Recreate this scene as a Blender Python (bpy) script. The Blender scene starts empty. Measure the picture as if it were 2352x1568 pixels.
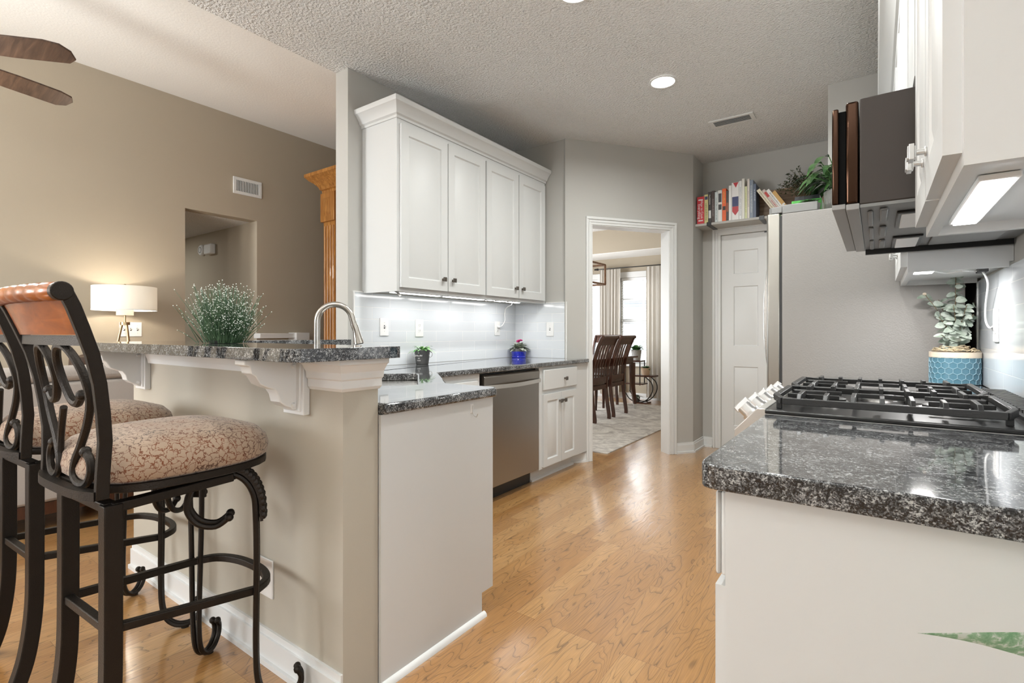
import bpy, bmesh, math, random
from mathutils import Vector, Matrix
random.seed(7)
R = math.radians
scene = bpy.context.scene
COL = scene.collection

# ------------------------------------------------------------------ camera, world, lights
cam_data = bpy.data.cameras.new('camera')
cam_data.sensor_width = 36.0
cam_data.lens = 36.0 * 1168.0 / 2352.0
cam_data.shift_y = -20.0 / 2352.0
cam_data.clip_start = 0.02
cam = bpy.data.objects.new('camera', cam_data)
COL.objects.link(cam)
cam.location = (0, 0, 1.14)
cam.rotation_euler = (R(90), 0, math.atan(836.0 / 1168.0))
scene.camera = cam

scene.view_settings.view_transform = 'Standard'
scene.view_settings.look = 'None'
scene.view_settings.gamma = 1.0
scene.view_settings.use_curve_mapping = False
scene.view_settings.exposure = 0.33

world = bpy.data.worlds.new('World')
scene.world = world
world.use_nodes = True
_bg = world.node_tree.nodes['Background']
_bg.inputs[0].default_value = (0.93, 0.97, 1.0, 1)
_bg.inputs[1].default_value = 4.2

def area_light(name, loc, rot, sx, sy, watts, color=(1, 1, 1), spread=180):
    l = bpy.data.lights.new(name, 'AREA')
    l.shape = 'RECTANGLE'; l.size = sx; l.size_y = sy
    l.energy = watts; l.color = color; l.spread = R(spread)
    o = bpy.data.objects.new(name, l); COL.objects.link(o)
    o.location = loc; o.rotation_euler = rot
    return o
DAY = (0.94, 0.97, 1.0)
WARM = (0.98, 1.0, 0.97)
# daylight at the windows: breakfast room behind the camera, great room, and an added dining room fill
area_light('daylight_breakfast_window', (-2.65, -2.63, 1.55), (R(90), 0, 0), 0.9, 1.1, 14, DAY)
area_light('daylight_side_window', (2.53, -1.0, 1.55), (R(90), 0, R(90)), 0.8, 1.1, 27, DAY)
area_light('daylight_great_room_window', (-4.6, -2.63, 1.55), (R(90), 0, 0), 1.2, 1.1, 85, DAY)
area_light('dining_left_fill', (-5.06, 6.2, 1.45), (R(90), 0, R(-90)), 2.0, 1.5, 85, DAY)  # unseen window light on the left wall, added to brighten the dining room

# ------------------------------------------------------------------ mesh builder
class MB:
    def __init__(s):
        s.v = []; s.f = []; s.M = None
    def add(s, vs, fs):
        o = len(s.v)
        if s.M is not None:
            vs = [s.M @ Vector(p) for p in vs]
        s.v += [tuple(p) for p in vs]
        s.f += [tuple(i + o for i in f) for f in fs]
        return s
    def box(s, x0, x1, y0, y1, z0, z1):
        x0, x1 = min(x0, x1), max(x0, x1); y0, y1 = min(y0, y1), max(y0, y1); z0, z1 = min(z0, z1), max(z0, z1)
        return s.add([(x0,y0,z0),(x1,y0,z0),(x1,y1,z0),(x0,y1,z0),(x0,y0,z1),(x1,y0,z1),(x1,y1,z1),(x0,y1,z1)],
              [(0,3,2,1),(4,5,6,7),(0,1,5,4),(1,2,6,5),(2,3,7,6),(3,0,4,7)])
    def hexa(s, b, t):      # bottom quad, top quad (both counter clockwise seen from above)
        return s.add(list(b) + list(t), [(0,3,2,1),(4,5,6,7),(0,1,5,4),(1,2,6,5),(2,3,7,6),(3,0,4,7)])
    def prism(s, poly, axis, a0, a1):
        def pt(u, v, a):
            return {'z': (u, v, a), 'x': (a, u, v), 'y': (u, a, v)}[axis]
        n = len(poly)
        vs = [pt(u, v, a0) for u, v in poly] + [pt(u, v, a1) for u, v in poly]
        fs = [tuple(range(n - 1, -1, -1)), tuple(range(n, 2 * n))]
        fs += [(i, (i + 1) % n, n + (i + 1) % n, n + i) for i in range(n)]
        return s.add(vs, fs)
    def loft(s, rings, closed=True, cap=True):
        n = len(rings[0]); vs = []; fs = []
        for r in rings: vs += list(r)
        for k in range(len(rings) - 1):
            for i in range(n if closed else n - 1):
                j = (i + 1) % n
                fs.append((k*n+i, k*n+j, (k+1)*n+j, (k+1)*n+i))
        if cap and closed:
            fs.append(tuple(range(n - 1, -1, -1)))
            fs.append(tuple((len(rings)-1)*n + i for i in range(n)))
        return s.add(vs, fs)
    def lathe(s, prof, c=(0, 0, 0), n=24, cap=True):
        rings = []
        for r, z in prof:
            r = max(r, 1e-4)
            rings.append([(c[0] + r*math.cos(2*math.pi*i/n), c[1] + r*math.sin(2*math.pi*i/n), c[2] + z) for i in range(n)])
        return s.loft(rings, True, cap)
    def tube(s, pts, r, n=8, closed=False, sect=None, up=None):
        pts = [Vector(p) for p in pts]
        m = len(pts); rings = []
        rad = r if isinstance(r, (list, tuple)) else [r] * m
        prev = None
        for i, p in enumerate(pts):
            if closed: t = pts[(i+1) % m] - pts[i-1]
            elif i == 0: t = pts[1] - pts[0]
            elif i == m-1: t = pts[-1] - pts[-2]
            else: t = (pts[i+1]-p).normalized() + (p-pts[i-1]).normalized()
            if t.length < 1e-9: t = Vector((0, 0, 1))
            t.normalize()
            if up is not None:
                a = Vector(up)
            elif prev is None:
                a = Vector((0, 0, 1)) if abs(t.z) < .9 else Vector((1, 0, 0))
            else: a = prev
            a = (a - t * a.dot(t))
            if a.length < 1e-6: a = t.orthogonal()
            a.normalize(); b = t.cross(a); prev = a
            if sect:
                rings.append([p + a*u + b*w for u, w in sect])
            else:
                rings.append([p + (a*math.cos(2*math.pi*k/n) + b*math.sin(2*math.pi*k/n))*rad[i] for k in range(n)])
        if closed: rings.append(rings[0])
        return s.loft(rings, True, not closed)
    def bar(s, pts, a, b, up):   # rectangular section, a along up
        return s.tube(pts, 0, sect=[(a/2, b/2), (-a/2, b/2), (-a/2, -b/2), (a/2, -b/2)], up=up)
    def cyl(s, p0, p1, r0, r1=None, n=16):
        return s.tube([p0, p1], [r0, r0 if r1 is None else r1], n)
    def ball(s, c, r, nu=10, nv=7, sx=1, sy=1, sz=1):
        rings = []
        for k in range(nv + 1):
            th = math.pi * k / nv
            rr = max(math.sin(th), 1e-3)
            rings.append([(c[0]+r*sx*rr*math.cos(2*math.pi*i/nu), c[1]+r*sy*rr*math.sin(2*math.pi*i/nu), c[2]-r*sz*math.cos(th)) for i in range(nu)])
        return s.loft(rings)
    def leaf(s, base, d, length, width, droop=0.3, fold=0.15, n=5, up=(0, 0, 1), shape=0.9, rnd=1.0):
        d = Vector(d).normalized(); base = Vector(base)
        side = d.cross(Vector(up))
        if side.length < 1e-4: side = Vector((1, 0, 0))
        side.normalize(); nor = side.cross(d).normalized()
        L = []; Mi = []; Rr = []
        for i in range(n + 1):
            t = i / n
            c = base + d*length*t - Vector((0, 0, 1))*droop*length*t*t
            w = width*.5*math.sin(math.pi*min(1, max(0.02, t**shape)))**rnd
            L.append(c - side*w + nor*fold*w); Mi.append(c); Rr.append(c + side*w + nor*fold*w)
        vs = L + Mi + Rr; m = n + 1; fs = []
        for i in range(n):
            fs += [(i, i+1, m+i+1, m+i), (m+i, m+i+1, 2*m+i+1, 2*m+i)]
        return s.add(vs, fs)
    def build(s, name, mat, parent=None, bevel=0.0, smooth=35, segs=2, uvdir=None):
        off = Vector((0, 0, 0)); p = parent
        while p is not None:
            off += p.location; p = p.parent
        me = bpy.data.meshes.new(name)
        xs = [Vector(q) - off for q in s.v]
        loc = Vector((0, 0, 0))
        if parent is None:
            lo = [min(q[k] for q in s.v) for k in range(3)]; hi = [max(q[k] for q in s.v) for k in range(3)]
            loc = Vector(((lo[0]+hi[0])/2, (lo[1]+hi[1])/2, lo[2]))
            xs = [q - loc for q in xs]
        me.from_pydata([tuple(q) for q in xs], [], s.f)
        me.validate()
        bm = bmesh.new(); bm.from_mesh(me)
        bmesh.ops.recalc_face_normals(bm, faces=bm.faces)
        bm.to_mesh(me); bm.free()
        uv = me.uv_layers.new(name='UVMap')
        O = off + loc
        for poly in me.polygons:
            nx, ny, nz = [abs(k) for k in poly.normal]
            for li in poly.loop_indices:
                c = me.vertices[me.loops[li].vertex_index].co + O
                if uvdir is not None and nz < .7:
                    uv.data[li].uv = (c.x*uvdir[0] + c.y*uvdir[1], c.z)
                elif nz >= nx and nz >= ny: uv.data[li].uv = (c.x, c.y)
                elif nx >= ny: uv.data[li].uv = (c.y, c.z)
                else: uv.data[li].uv = (c.x, c.z)
        if smooth:
            me.shade_smooth()
            me.set_sharp_from_angle(angle=R(smooth))
        if mat: me.materials.append(mat)
        o = bpy.data.objects.new(name, me); COL.objects.link(o)
        o.location = loc
        if parent is not None: o.parent = parent
        if bevel:
            b = o.modifiers.new('bevel', 'BEVEL'); b.width = bevel; b.segments = segs
            b.limit_method = 'ANGLE'; b.angle_limit = R(40); b.harden_normals = False
        return o

def B(*a): return MB().box(*a)

def tag(o, label, cat, group=None, kind=None):
    o['label'] = label; o['category'] = cat
    if group: o['group'] = group
    if kind: o['kind'] = kind
    return o
def struct(o):
    o['kind'] = 'structure'; return o
def thing(name, label, cat, loc=(0, 0, 0), group=None):
    o = bpy.data.objects.new(name, None); COL.objects.link(o)
    o.location = loc; o.empty_display_size = .1
    return tag(o, label, cat, group)
def copy_tree(o, parent=None):
    c = o.copy(); COL.objects.link(c)
    if parent is not None: c.parent = parent
    for ch in list(o.children): copy_tree(ch, c)
    return c
def spline(pts, n=8, closed=False):
    P = [Vector(p) for p in pts]; out = []
    m = len(P)
    rng = range(m) if closed else range(m - 1)
    for i in rng:
        if closed: p0, p1, p2, p3 = P[i-1], P[i], P[(i+1) % m], P[(i+2) % m]
        else: p0, p1, p2, p3 = P[max(i-1, 0)], P[i], P[i+1], P[min(i+2, m-1)]
        for k in range(n):
            t = k / n
            out.append(.5*((2*p1) + (p2-p0)*t + (2*p0-5*p1+4*p2-p3)*t*t + (3*p1-p0-3*p2+p3)*t**3))
    if not closed: out.append(P[-1])
    return out
def text(name, body, size, mat, parent, loc, rot, ext=.0006):
    cu = bpy.data.curves.new(name, 'FONT'); cu.body = body; cu.size = size; cu.extrude = ext
    cu.align_x = 'CENTER'; cu.align_y = 'CENTER'
    tmp = bpy.data.objects.new('tmp', cu); COL.objects.link(tmp)
    bpy.context.view_layer.update()
    me = bpy.data.meshes.new_from_object(tmp.evaluated_get(bpy.context.evaluated_depsgraph_get()))
    bpy.data.objects.remove(tmp); bpy.data.curves.remove(cu)
    me.materials.clear(); me.materials.append(mat)
    o = bpy.data.objects.new(name, me); COL.objects.link(o)
    o.parent = parent; o.location = loc; o.rotation_euler = rot
    return o

# ------------------------------------------------------------------ materials
def nt(name):
    m = bpy.data.materials.new(name); m.use_nodes = True
    return m, m.node_tree.nodes, m.node_tree.links, m.node_tree.nodes['Principled BSDF']
def ramp(N, stops):
    r = N.new('ShaderNodeValToRGB'); cr = r.color_ramp
    while len(cr.elements) < len(stops): cr.elements.new(.5)
    for e, (p, c) in zip(cr.elements, stops):
        e.position = p; e.color = (*c, 1) if len(c) == 3 else c
    return r
def coords(N, L, kind='Object', scale=(1, 1, 1)):
    tc = N.new('ShaderNodeTexCoord'); mp = N.new('ShaderNodeMapping')
    L.new(tc.outputs[kind], mp.inputs[0]); mp.inputs['Scale'].default_value = scale
    return mp.outputs[0]
def noise(N, L, vec, scale, detail=3, rough=.5, dist=0):
    n = N.new('ShaderNodeTexNoise'); L.new(vec, n.inputs['Vector'])
    n.inputs['Scale'].default_value = scale; n.inputs['Detail'].default_value = detail
    n.inputs['Roughness'].default_value = rough; n.inputs['Distortion'].default_value = dist
    return n
def bump(N, L, b, h, strength=.3, dist=.01):
    k = N.new('ShaderNodeBump'); k.inputs['Strength'].default_value = strength; k.inputs['Distance'].default_value = dist
    L.new(h, k.inputs['Height']); L.new(k.outputs[0], b.inputs['Normal']); return k
def plain(name, c, rough=.5, metal=0, bs=0, bscale=200, bdist=.002, coat=0, var=0, spec=.5, trans=0, emit=None, estr=0):
    m, N, L, b = nt(name)
    b.inputs['Base Color'].default_value = (*c, 1); b.inputs['Roughness'].default_value = rough
    b.inputs['Metallic'].default_value = metal; b.inputs['Coat Weight'].default_value = coat
    b.inputs['Specular IOR Level'].default_value = spec
    if trans: b.inputs['Transmission Weight'].default_value = trans
    if emit:
        b.inputs['Emission Color'].default_value = (*emit, 1); b.inputs['Emission Strength'].default_value = estr
    if bs or var:
        v = coords(N, L); n = noise(N, L, v, bscale, 3)
        if bs: bump(N, L, b, n.outputs[0], bs, bdist)
        if var:
            n2 = noise(N, L, v, 6 if var > 0 else bscale, 4)
            a = abs(var)
            r = ramp(N, [(.3, tuple(k*(1-a) for k in c)), (.7, tuple(min(1, k*(1+a)) for k in c))])
            L.new(n2.outputs[0], r.inputs[0]); L.new(r.outputs[0], b.inputs['Base Color'])
    return m

def wood_mat(name, dark, light, scale=(30, 30, 2), rough=.35, rings=9, coat=0):
    m, N, L, b = nt(name)
    v = coords(N, L, 'Object', scale)
    n = noise(N, L, v, 1.0, 5, .6, .6)
    r = ramp(N, [(.32, dark), (.5, tuple((a+c)/2 for a, c in zip(dark, light))), (.68, light)])
    L.new(n.outputs[0], r.inputs[0]); L.new(r.outputs[0], b.inputs['Base Color'])
    b.inputs['Roughness'].default_value = rough; b.inputs['Coat Weight'].default_value = coat
    bump(N, L, b, n.outputs[0], .15, .002)
    return m

def granite_mat(name):
    m, N, L, b = nt(name)
    v = coords(N, L, 'Object')
    n0 = noise(N, L, v, 120, 5, .68, .4)
    n1 = noise(N, L, v, 22, 2, .5)
    vo = N.new('ShaderNodeTexVoronoi'); vo.inputs['Scale'].default_value = 520; L.new(v, vo.inputs['Vector'])
    sep = N.new('ShaderNodeSeparateColor'); L.new(vo.outputs['Color'], sep.inputs[0])
    a1 = N.new('ShaderNodeMath'); a1.operation = 'MULTIPLY_ADD'; L.new(sep.outputs[0], a1.inputs[0]); a1.inputs[1].default_value = .36; a1.inputs[2].default_value = -.34
    a2 = N.new('ShaderNodeMath'); a2.operation = 'MULTIPLY_ADD'; L.new(n0.outputs[0], a2.inputs[0]); a2.inputs[1].default_value = 1.15; L.new(a1.outputs[0], a2.inputs[2])
    a3 = N.new('ShaderNodeMath'); a3.operation = 'MULTIPLY_ADD'; L.new(n1.outputs[0], a3.inputs[0]); a3.inputs[1].default_value = .45; L.new(a2.outputs[0], a3.inputs[2])
    r1 = ramp(N, [(0, (.008, .008, .009)), (.49, (.014, .014, .016)), (.59, (.035, .036, .038)), (.73, (.13, .136, .142)), (.92, (.46, .47, .47))])
    L.new(a3.outputs[0], r1.inputs[0]); L.new(r1.outputs[0], b.inputs['Base Color'])
    b.inputs['Roughness'].default_value = .07; b.inputs['Specular IOR Level'].default_value = .4
    b.inputs['Coat Weight'].default_value = .6; b.inputs['Coat Roughness'].default_value = .02; b.inputs['Coat IOR'].default_value = 1.6
    return m

def floor_mat():
    m, N, L, b = nt('oak_floor')
    tc = N.new('ShaderNodeTexCoord'); sp = N.new('ShaderNodeSeparateXYZ'); L.new(tc.outputs['UV'], sp.inputs[0])
    cb = N.new('ShaderNodeCombineXYZ'); L.new(sp.outputs[1], cb.inputs[0]); L.new(sp.outputs[0], cb.inputs[1])
    br = N.new('ShaderNodeTexBrick'); L.new(cb.outputs[0], br.inputs['Vector'])
    br.offset = .37; br.offset_frequency = 3
    br.inputs['Scale'].default_value = 1; br.inputs['Brick Width'].default_value = .85; br.inputs['Row Height'].default_value = .092
    br.inputs['Mortar Size'].default_value = .0006; br.inputs['Mortar Smooth'].default_value = .1
    br.inputs['Color1'].default_value = (0, 0, 0, 1); br.inputs['Color2'].default_value = (1, 1, 1, 1); br.inputs['Mortar'].default_value = (.5, .5, .5, 1)
    br.inputs['Bias'].default_value = 0
    # cathedral grain: level sets of a stretched noise, shifted plank by plank
    sc = N.new('ShaderNodeVectorMath'); sc.operation = 'MULTIPLY'; L.new(cb.outputs[0], sc.inputs[0]); sc.inputs[1].default_value = (1.7, 9.5, 1)
    n4 = N.new('ShaderNodeTexNoise'); n4.noise_dimensions = '4D'; L.new(sc.outputs[0], n4.inputs['Vector'])
    wv = N.new('ShaderNodeMath'); wv.operation = 'MULTIPLY'; L.new(br.outputs['Color'], wv.inputs[0]); wv.inputs[1].default_value = 37
    L.new(wv.outputs[0], n4.inputs['W']); n4.inputs['Scale'].default_value = 1; n4.inputs['Detail'].default_value = 2.2; n4.inputs['Roughness'].default_value = .45; n4.inputs['Distortion'].default_value = .3
    ml = N.new('ShaderNodeMath'); ml.operation = 'MULTIPLY'; L.new(n4.outputs[0], ml.inputs[0]); ml.inputs[1].default_value = 20
    fr = N.new('ShaderNodeMath'); fr.operation = 'FRACT'; L.new(ml.outputs[0], fr.inputs[0])
    rg = ramp(N, [(0, (.30, .29, .28)), (.05, (.55, .54, .53)), (.15, (.95, .95, .95)), (.5, (1, 1, 1)), (1, (.88, .88, .88))]); L.new(fr.outputs[0], rg.inputs[0])
    # fine pores along the grain
    s2 = N.new('ShaderNodeVectorMath'); s2.operation = 'MULTIPLY'; L.new(cb.outputs[0], s2.inputs[0]); s2.inputs[1].default_value = (8, 260, 1)
    n2 = N.new('ShaderNodeTexNoise'); L.new(s2.outputs[0], n2.inputs['Vector']); n2.inputs['Scale'].default_value = 1; n2.inputs['Detail'].default_value = 4
    base = ramp(N, [(0, (.385, .188, .060)), (.5, (.445, .230, .078)), (1, (.505, .282, .108))]); L.new(br.outputs['Color'], base.inputs[0])
    bl = N.new('ShaderNodeMath'); bl.operation = 'MULTIPLY_ADD'; L.new(n2.outputs[0], bl.inputs[0]); bl.inputs[1].default_value = .9; bl.inputs[2].default_value = .55
    m1 = N.new('ShaderNodeMix'); m1.data_type = 'RGBA'; m1.blend_type = 'MULTIPLY'; m1.inputs[0].default_value = .85
    L.new(base.outputs[0], m1.inputs[6]); L.new(rg.outputs[0], m1.inputs[7])
    m2 = N.new('ShaderNodeMix'); m2.data_type = 'RGBA'; m2.blend_type = 'MULTIPLY'; m2.inputs[0].default_value = .85
    L.new(m1.outputs[2], m2.inputs[6]); L.new(bl.outputs[0], m2.inputs[7])
    m3 = N.new('ShaderNodeMix'); m3.data_type = 'RGBA'; L.new(br.outputs['Fac'], m3.inputs[0]); L.new(m2.outputs[2], m3.inputs[6]); m3.inputs[7].default_value = (.20, .09, .03, 1)
    L.new(m3.outputs[2], b.inputs['Base Color'])
    b.inputs['Roughness'].default_value = .28; b.inputs['Coat Weight'].default_value = 1.0; b.inputs['Coat Roughness'].default_value = .13; b.inputs['Coat IOR'].default_value = 1.6
    hs = N.new('ShaderNodeMath'); hs.operation = 'MULTIPLY_ADD'; L.new(rg.outputs[0], hs.inputs[0]); hs.inputs[1].default_value = .6; L.new(n2.outputs[0], hs.inputs[2])
    k = bump(N, L, b, hs.outputs[0], .16, .002); L.new(k.outputs[0], b.inputs['Coat Normal'])
    return m

def tile_mat():
    m, N, L, b = nt('glass_subway_tile')
    tc = N.new('ShaderNodeTexCoord')
    mp = N.new('ShaderNodeMapping'); L.new(tc.outputs['UV'], mp.inputs[0]); mp.inputs['Location'].default_value = (.06, -.914 + .0, 0)
    br = N.new('ShaderNodeTexBrick'); L.new(mp.outputs[0], br.inputs['Vector'])
    br.inputs['Scale'].default_value = 1; br.inputs['Brick Width'].default_value = .305; br.inputs['Row Height'].default_value = .0795
    br.inputs['Mortar Size'].default_value = .0018; br.inputs['Mortar Smooth'].default_value = .2
    br.inputs['Color1'].default_value = (.68, .715, .75, 1); br.inputs['Color2'].default_value = (.71, .745, .775, 1); br.inputs['Mortar'].default_value = (.88, .88, .88, 1)
    L.new(br.outputs[0], b.inputs['Base Color']); b.inputs['Roughness'].default_value = .12
    b.inputs['Coat Weight'].default_value = .4; b.inputs['Coat Roughness'].default_value = .04
    inv = N.new('ShaderNodeMath'); inv.operation = 'SUBTRACT'; inv.inputs[0].default_value = 1; L.new(br.outputs['Fac'], inv.inputs[1])
    bump(N, L, b, inv.outputs[0], .5, .002)
    return m

def fabric_crackle():
    m, N, L, b = nt('crackle_upholstery')
    v = coords(N, L, 'Object', (1, 1.0, 1.0))
    nz = noise(N, L, v, 30, 3, .6)
    mx = N.new('ShaderNodeMix'); mx.data_type = 'VECTOR'; mx.inputs[0].default_value = .05
    L.new(v, mx.inputs[4]); L.new(nz.outputs['Color'], mx.inputs[5])
    vo = N.new('ShaderNodeTexVoronoi'); vo.feature = 'DISTANCE_TO_EDGE'; vo.inputs['Scale'].default_value = 58; L.new(mx.outputs[1], vo.inputs['Vector'])
    gate = noise(N, L, v, 60, 2, .5)
    gr = ramp(N, [(.30, (.0, .0, .0)), (.42, (1, 1, 1))]); L.new(gate.outputs[0], gr.inputs[0])
    ln = ramp(N, [(.036, (1, 1, 1)), (.070, (0, 0, 0))]); L.new(vo.outputs[0], ln.inputs[0])
    mu = N.new('ShaderNodeMath'); mu.operation = 'MULTIPLY'; L.new(gr.outputs[0], mu.inputs[0]); L.new(ln.outputs[0], mu.inputs[1])
    n3 = noise(N, L, v, 9, 2); lc = ramp(N, [(.4, (.17, .055, .02)), (.6, (.06, .035, .024))]); L.new(n3.outputs[0], lc.inputs[0])
    mc = N.new('ShaderNodeMix'); mc.data_type = 'RGBA'; L.new(mu.outputs[0], mc.inputs[0]); mc.inputs[6].default_value = (.355, .255, .18, 1); L.new(lc.outputs[0], mc.inputs[7])
    L.new(mc.outputs[2], b.inputs['Base Color']); b.inputs['Roughness'].default_value = .9
    b.inputs['Sheen Weight'].default_value = .2
    wv = noise(N, L, v, 900, 1); bump(N, L, b, wv.outputs[0], .25, .001)
    return m

def rug_mat():
    m, N, L, b = nt('distressed_rug')
    v = coords(N, L, 'Object'); n = noise(N, L, v, 5, 8, .7, 1.2); n2 = noise(N, L, v, 250, 2)
    r = ramp(N, [(.30, (.30, .27, .24)), (.45, (.42, .38, .34)), (.56, (.58, .54, .48)), (.7, (.66, .62, .56))])
    L.new(n.outputs[0], r.inputs[0]); L.new(r.outputs[0], b.inputs['Base Color']); b.inputs['Roughness'].default_value = .95
    bump(N, L, b, n2.outputs[0], .4, .004)
    return m

def glass_mat():
    m, N, L, b = nt('window_glass')
    tr = N.new('ShaderNodeBsdfTransparent'); gl = N.new('ShaderNodeBsdfGlossy'); gl.inputs['Roughness'].default_value = .02
    mx = N.new('ShaderNodeMixShader'); mx.inputs[0].default_value = .06
    L.new(tr.outputs[0], mx.inputs[1]); L.new(gl.outputs[0], mx.inputs[2])
    L.new(mx.outputs[0], N['Material Output'].inputs[0])
    return m
def sheer_mat():
    m, N, L, b = nt('sheer_curtain')
    d = N.new('ShaderNodeBsdfDiffuse'); d.inputs[0].default_value = (.74, .71, .66, 1)
    t = N.new('ShaderNodeBsdfTranslucent'); t.inputs[0].default_value = (.74, .70, .64, 1)
    mx = N.new('ShaderNodeMixShader'); mx.inputs[0].default_value = .45
    L.new(d.outputs[0], mx.inputs[1]); L.new(t.outputs[0], mx.inputs[2]); L.new(mx.outputs[0], N['Material Output'].inputs[0])
    return m
def shade_mat():
    m, N, L, b = nt('lamp_shade_linen')
    d = N.new('ShaderNodeBsdfDiffuse'); d.inputs[0].default_value = (.80, .77, .70, 1)
    t = N.new('ShaderNodeBsdfTranslucent'); t.inputs[0].default_value = (.80, .77, .70, 1)
    mx = N.new('ShaderNodeMixShader'); mx.inputs[0].default_value = .09
    L.new(d.outputs[0], mx.inputs[1]); L.new(t.outputs[0], mx.inputs[2]); L.new(mx.outputs[0], N['Material Output'].inputs[0])
    return m
def leaf_mat(name, a, c, rough=.4):
    m, N, L, b = nt(name)
    v = coords(N, L); n = noise(N, L, v, 25, 3)
    r = ramp(N, [(.35, a), (.65, c)]); L.new(n.outputs[0], r.inputs[0]); L.new(r.outputs[0], b.inputs['Base Color'])
    b.inputs['Roughness'].default_value = rough
    return m
def variegated_mat():
    m, N, L, b = nt('variegated_leaf')
    v = coords(N, L); n = noise(N, L, v, 90, 5, .65, .3)
    r = ramp(N, [(.40, (.20, .42, .23)), (.54, (.34, .55, .36)), (.62, (.72, .80, .75))])
    L.new(n.outputs[0], r.inputs[0]); L.new(r.outputs[0], b.inputs['Base Color']); b.inputs['Roughness'].default_value = .4
    return m

M = {}
M['wall'] = plain('greige_paint', (.50, .49, .462), .85, bs=.12, bscale=160, bdist=.002)
M['barwall'] = plain('beige_paint', (.47, .435, .365), .85, bs=.12, bscale=160, bdist=.002)
M['tan'] = plain('tan_paint', (.43, .372, .288), .85, bs=.12, bscale=160, bdist=.002)
M['ceil'] = plain('popcorn_ceiling', (.87, .87, .86), .95, bs=1.0, bscale=70, bdist=.030)
M['ceil2'] = plain('smooth_ceiling', (.86, .855, .83), .95, bs=.3, bscale=75, bdist=.004)
M['white'] = plain('white_cabinet_paint', (.65, .657, .652), .42, bs=.03, bscale=60)
M['trim'] = plain('white_trim_paint', (.75, .755, .745), .38)
M['plastic'] = plain('white_plastic', (.84, .84, .83), .35)
M['slot'] = plain('dark_slot', (.03, .03, .03), .6)
M['floor'] = floor_mat()
M['granite'] = granite_mat('granite')
M['tile'] = tile_mat()
M['iron'] = plain('hammered_bronze', (.026, .021, .017), .42, .75, bs=.5, bscale=330, bdist=.002)
M['seatwood'] = wood_mat('cherry_wood', (.20, .045, .004), (.42, .115, .009), (8, 26, 26), .28, coat=.15)
M['crackle'] = fabric_crackle()
M['sofa'] = plain('taupe_upholstery', (.42, .385, .355), .95, bs=.4, bscale=500, var=-.18)
M['leather'] = plain('brown_leather', (.055, .028, .016), .35, bs=.3, bscale=40, bdist=.004)
M['darkwood'] = wood_mat('dark_stained_wood', (.030, .009, .005), (.085, .028, .014), (40, 40, 5), .28, coat=.3)
M['fanwood'] = wood_mat('walnut_fan_blade', (.050, .026, .016), (.12, .066, .040), (3, 60, 30), .4)
M['oak'] = wood_mat('golden_oak', (.24, .085, .014), (.50, .235, .06), (45, 45, 4), .35, coat=.2)
M['steel'] = plain('brushed_steel', (.56, .54, .51), .26, 1.0, bs=.08, bscale=300, bdist=.001)
M['doorsteel'] = plain('fridge_door_steel', (.40, .385, .35), .3, 1.0, bs=.1, bscale=25, bdist=.004)
M['dwsteel'] = plain('dark_brushed_steel', (.38, .36, .335), .28, 1.0, bs=.08, bscale=300, bdist=.001)
M['steel2'] = plain('satin_steel', (.68, .67, .65), .33, .9)
M['nickel'] = plain('brushed_nickel', (.55, .52, .48), .25, 1.0)
M['pewter'] = plain('pewter_knob', (.20, .18, .16), .35, 1.0)
M['chrome'] = plain('pale_chrome', (.70, .70, .69), .32, .85)
M['brass'] = plain('aged_brass', (.50, .38, .22), .3, 1.0)
M['fridge_side'] = plain('textured_grey_steel', (.275, .262, .248), .5, .25, bs=.35, bscale=160, bdist=.002)
M['mw'] = plain('bronze_grey_case', (.050, .041, .036), .5, .3, bs=.1, bscale=900)
M['mwdoor'] = plain('polished_dark_bronze', (.060, .033, .022), .12, 1.0)
M['mwunder'] = plain('grey_underside', (.22, .22, .215), .45, .4)
M['greyplastic'] = plain('grey_plastic', (.30, .295, .285), .45)
M['deepblack'] = plain('deep_black', (.006, .006, .006), .9, spec=.1)
M['black'] = plain('black_enamel', (.012, .012, .012), .3)
M['castiron'] = plain('cast_iron', (.022, .022, .022), .38, bs=.2, bscale=300)
M['burner'] = plain('burner_aluminium', (.42, .41, .40), .35, .9)
M['lens'] = plain('light_lens', (.9, .9, .9), .4, emit=(1, .98, .95), estr=9)
M['lens2'] = plain('recessed_lens', (.9, .9, .9), .4, emit=(1, .98, .95), estr=14)
M['bluegl'] = plain('cobalt_ceramic', (.006, .018, .42), .08, coat=.6)
M['teal'] = plain('teal_ceramic', (.070, .170, .225), .3)
M['teal2'] = plain('teal_ceramic_ridge', (.22, .35, .42), .3)
M['cream'] = plain('cream_glaze', (.66, .56, .44), .5)
M['tin'] = plain('galvanised_tin', (.17, .17, .17), .45, .7, var=.4, bs=.2, bscale=60)
M['stonepot'] = plain('grey_textured_pot', (.44, .43, .41), .8, bs=1.0, bscale=45, bdist=.01)
M['terra'] = plain('pale_terracotta', (.62, .44, .30), .8)
M['straw'] = plain('straw_moss', (.55, .45, .30), .9)
M['soil'] = plain('potting_soil', (.035, .022, .014), .95, bs=.8, bscale=80, bdist=.01)
M['leaf'] = leaf_mat('green_leaf', (.03, .10, .025), (.10, .24, .06))
M['leafd'] = leaf_mat('dark_glossy_leaf', (.014, .045, .012), (.045, .11, .03), .22)
M['ivy'] = leaf_mat('bright_ivy', (.06, .28, .04), (.36, .55, .28), .4)
M['euc'] = leaf_mat('eucalyptus_leaf', (.20, .26, .20), (.55, .60, .54), .5)
M['violet'] = leaf_mat('grey_green_leaf', (.16, .20, .14), (.50, .53, .46), .6)
M['box'] = leaf_mat('boxwood_leaf', (.035, .055, .025), (.12, .15, .08), .6)
M['grass'] = leaf_mat('grass_blade', (.02, .065, .022), (.09, .16, .08), .5)
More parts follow.
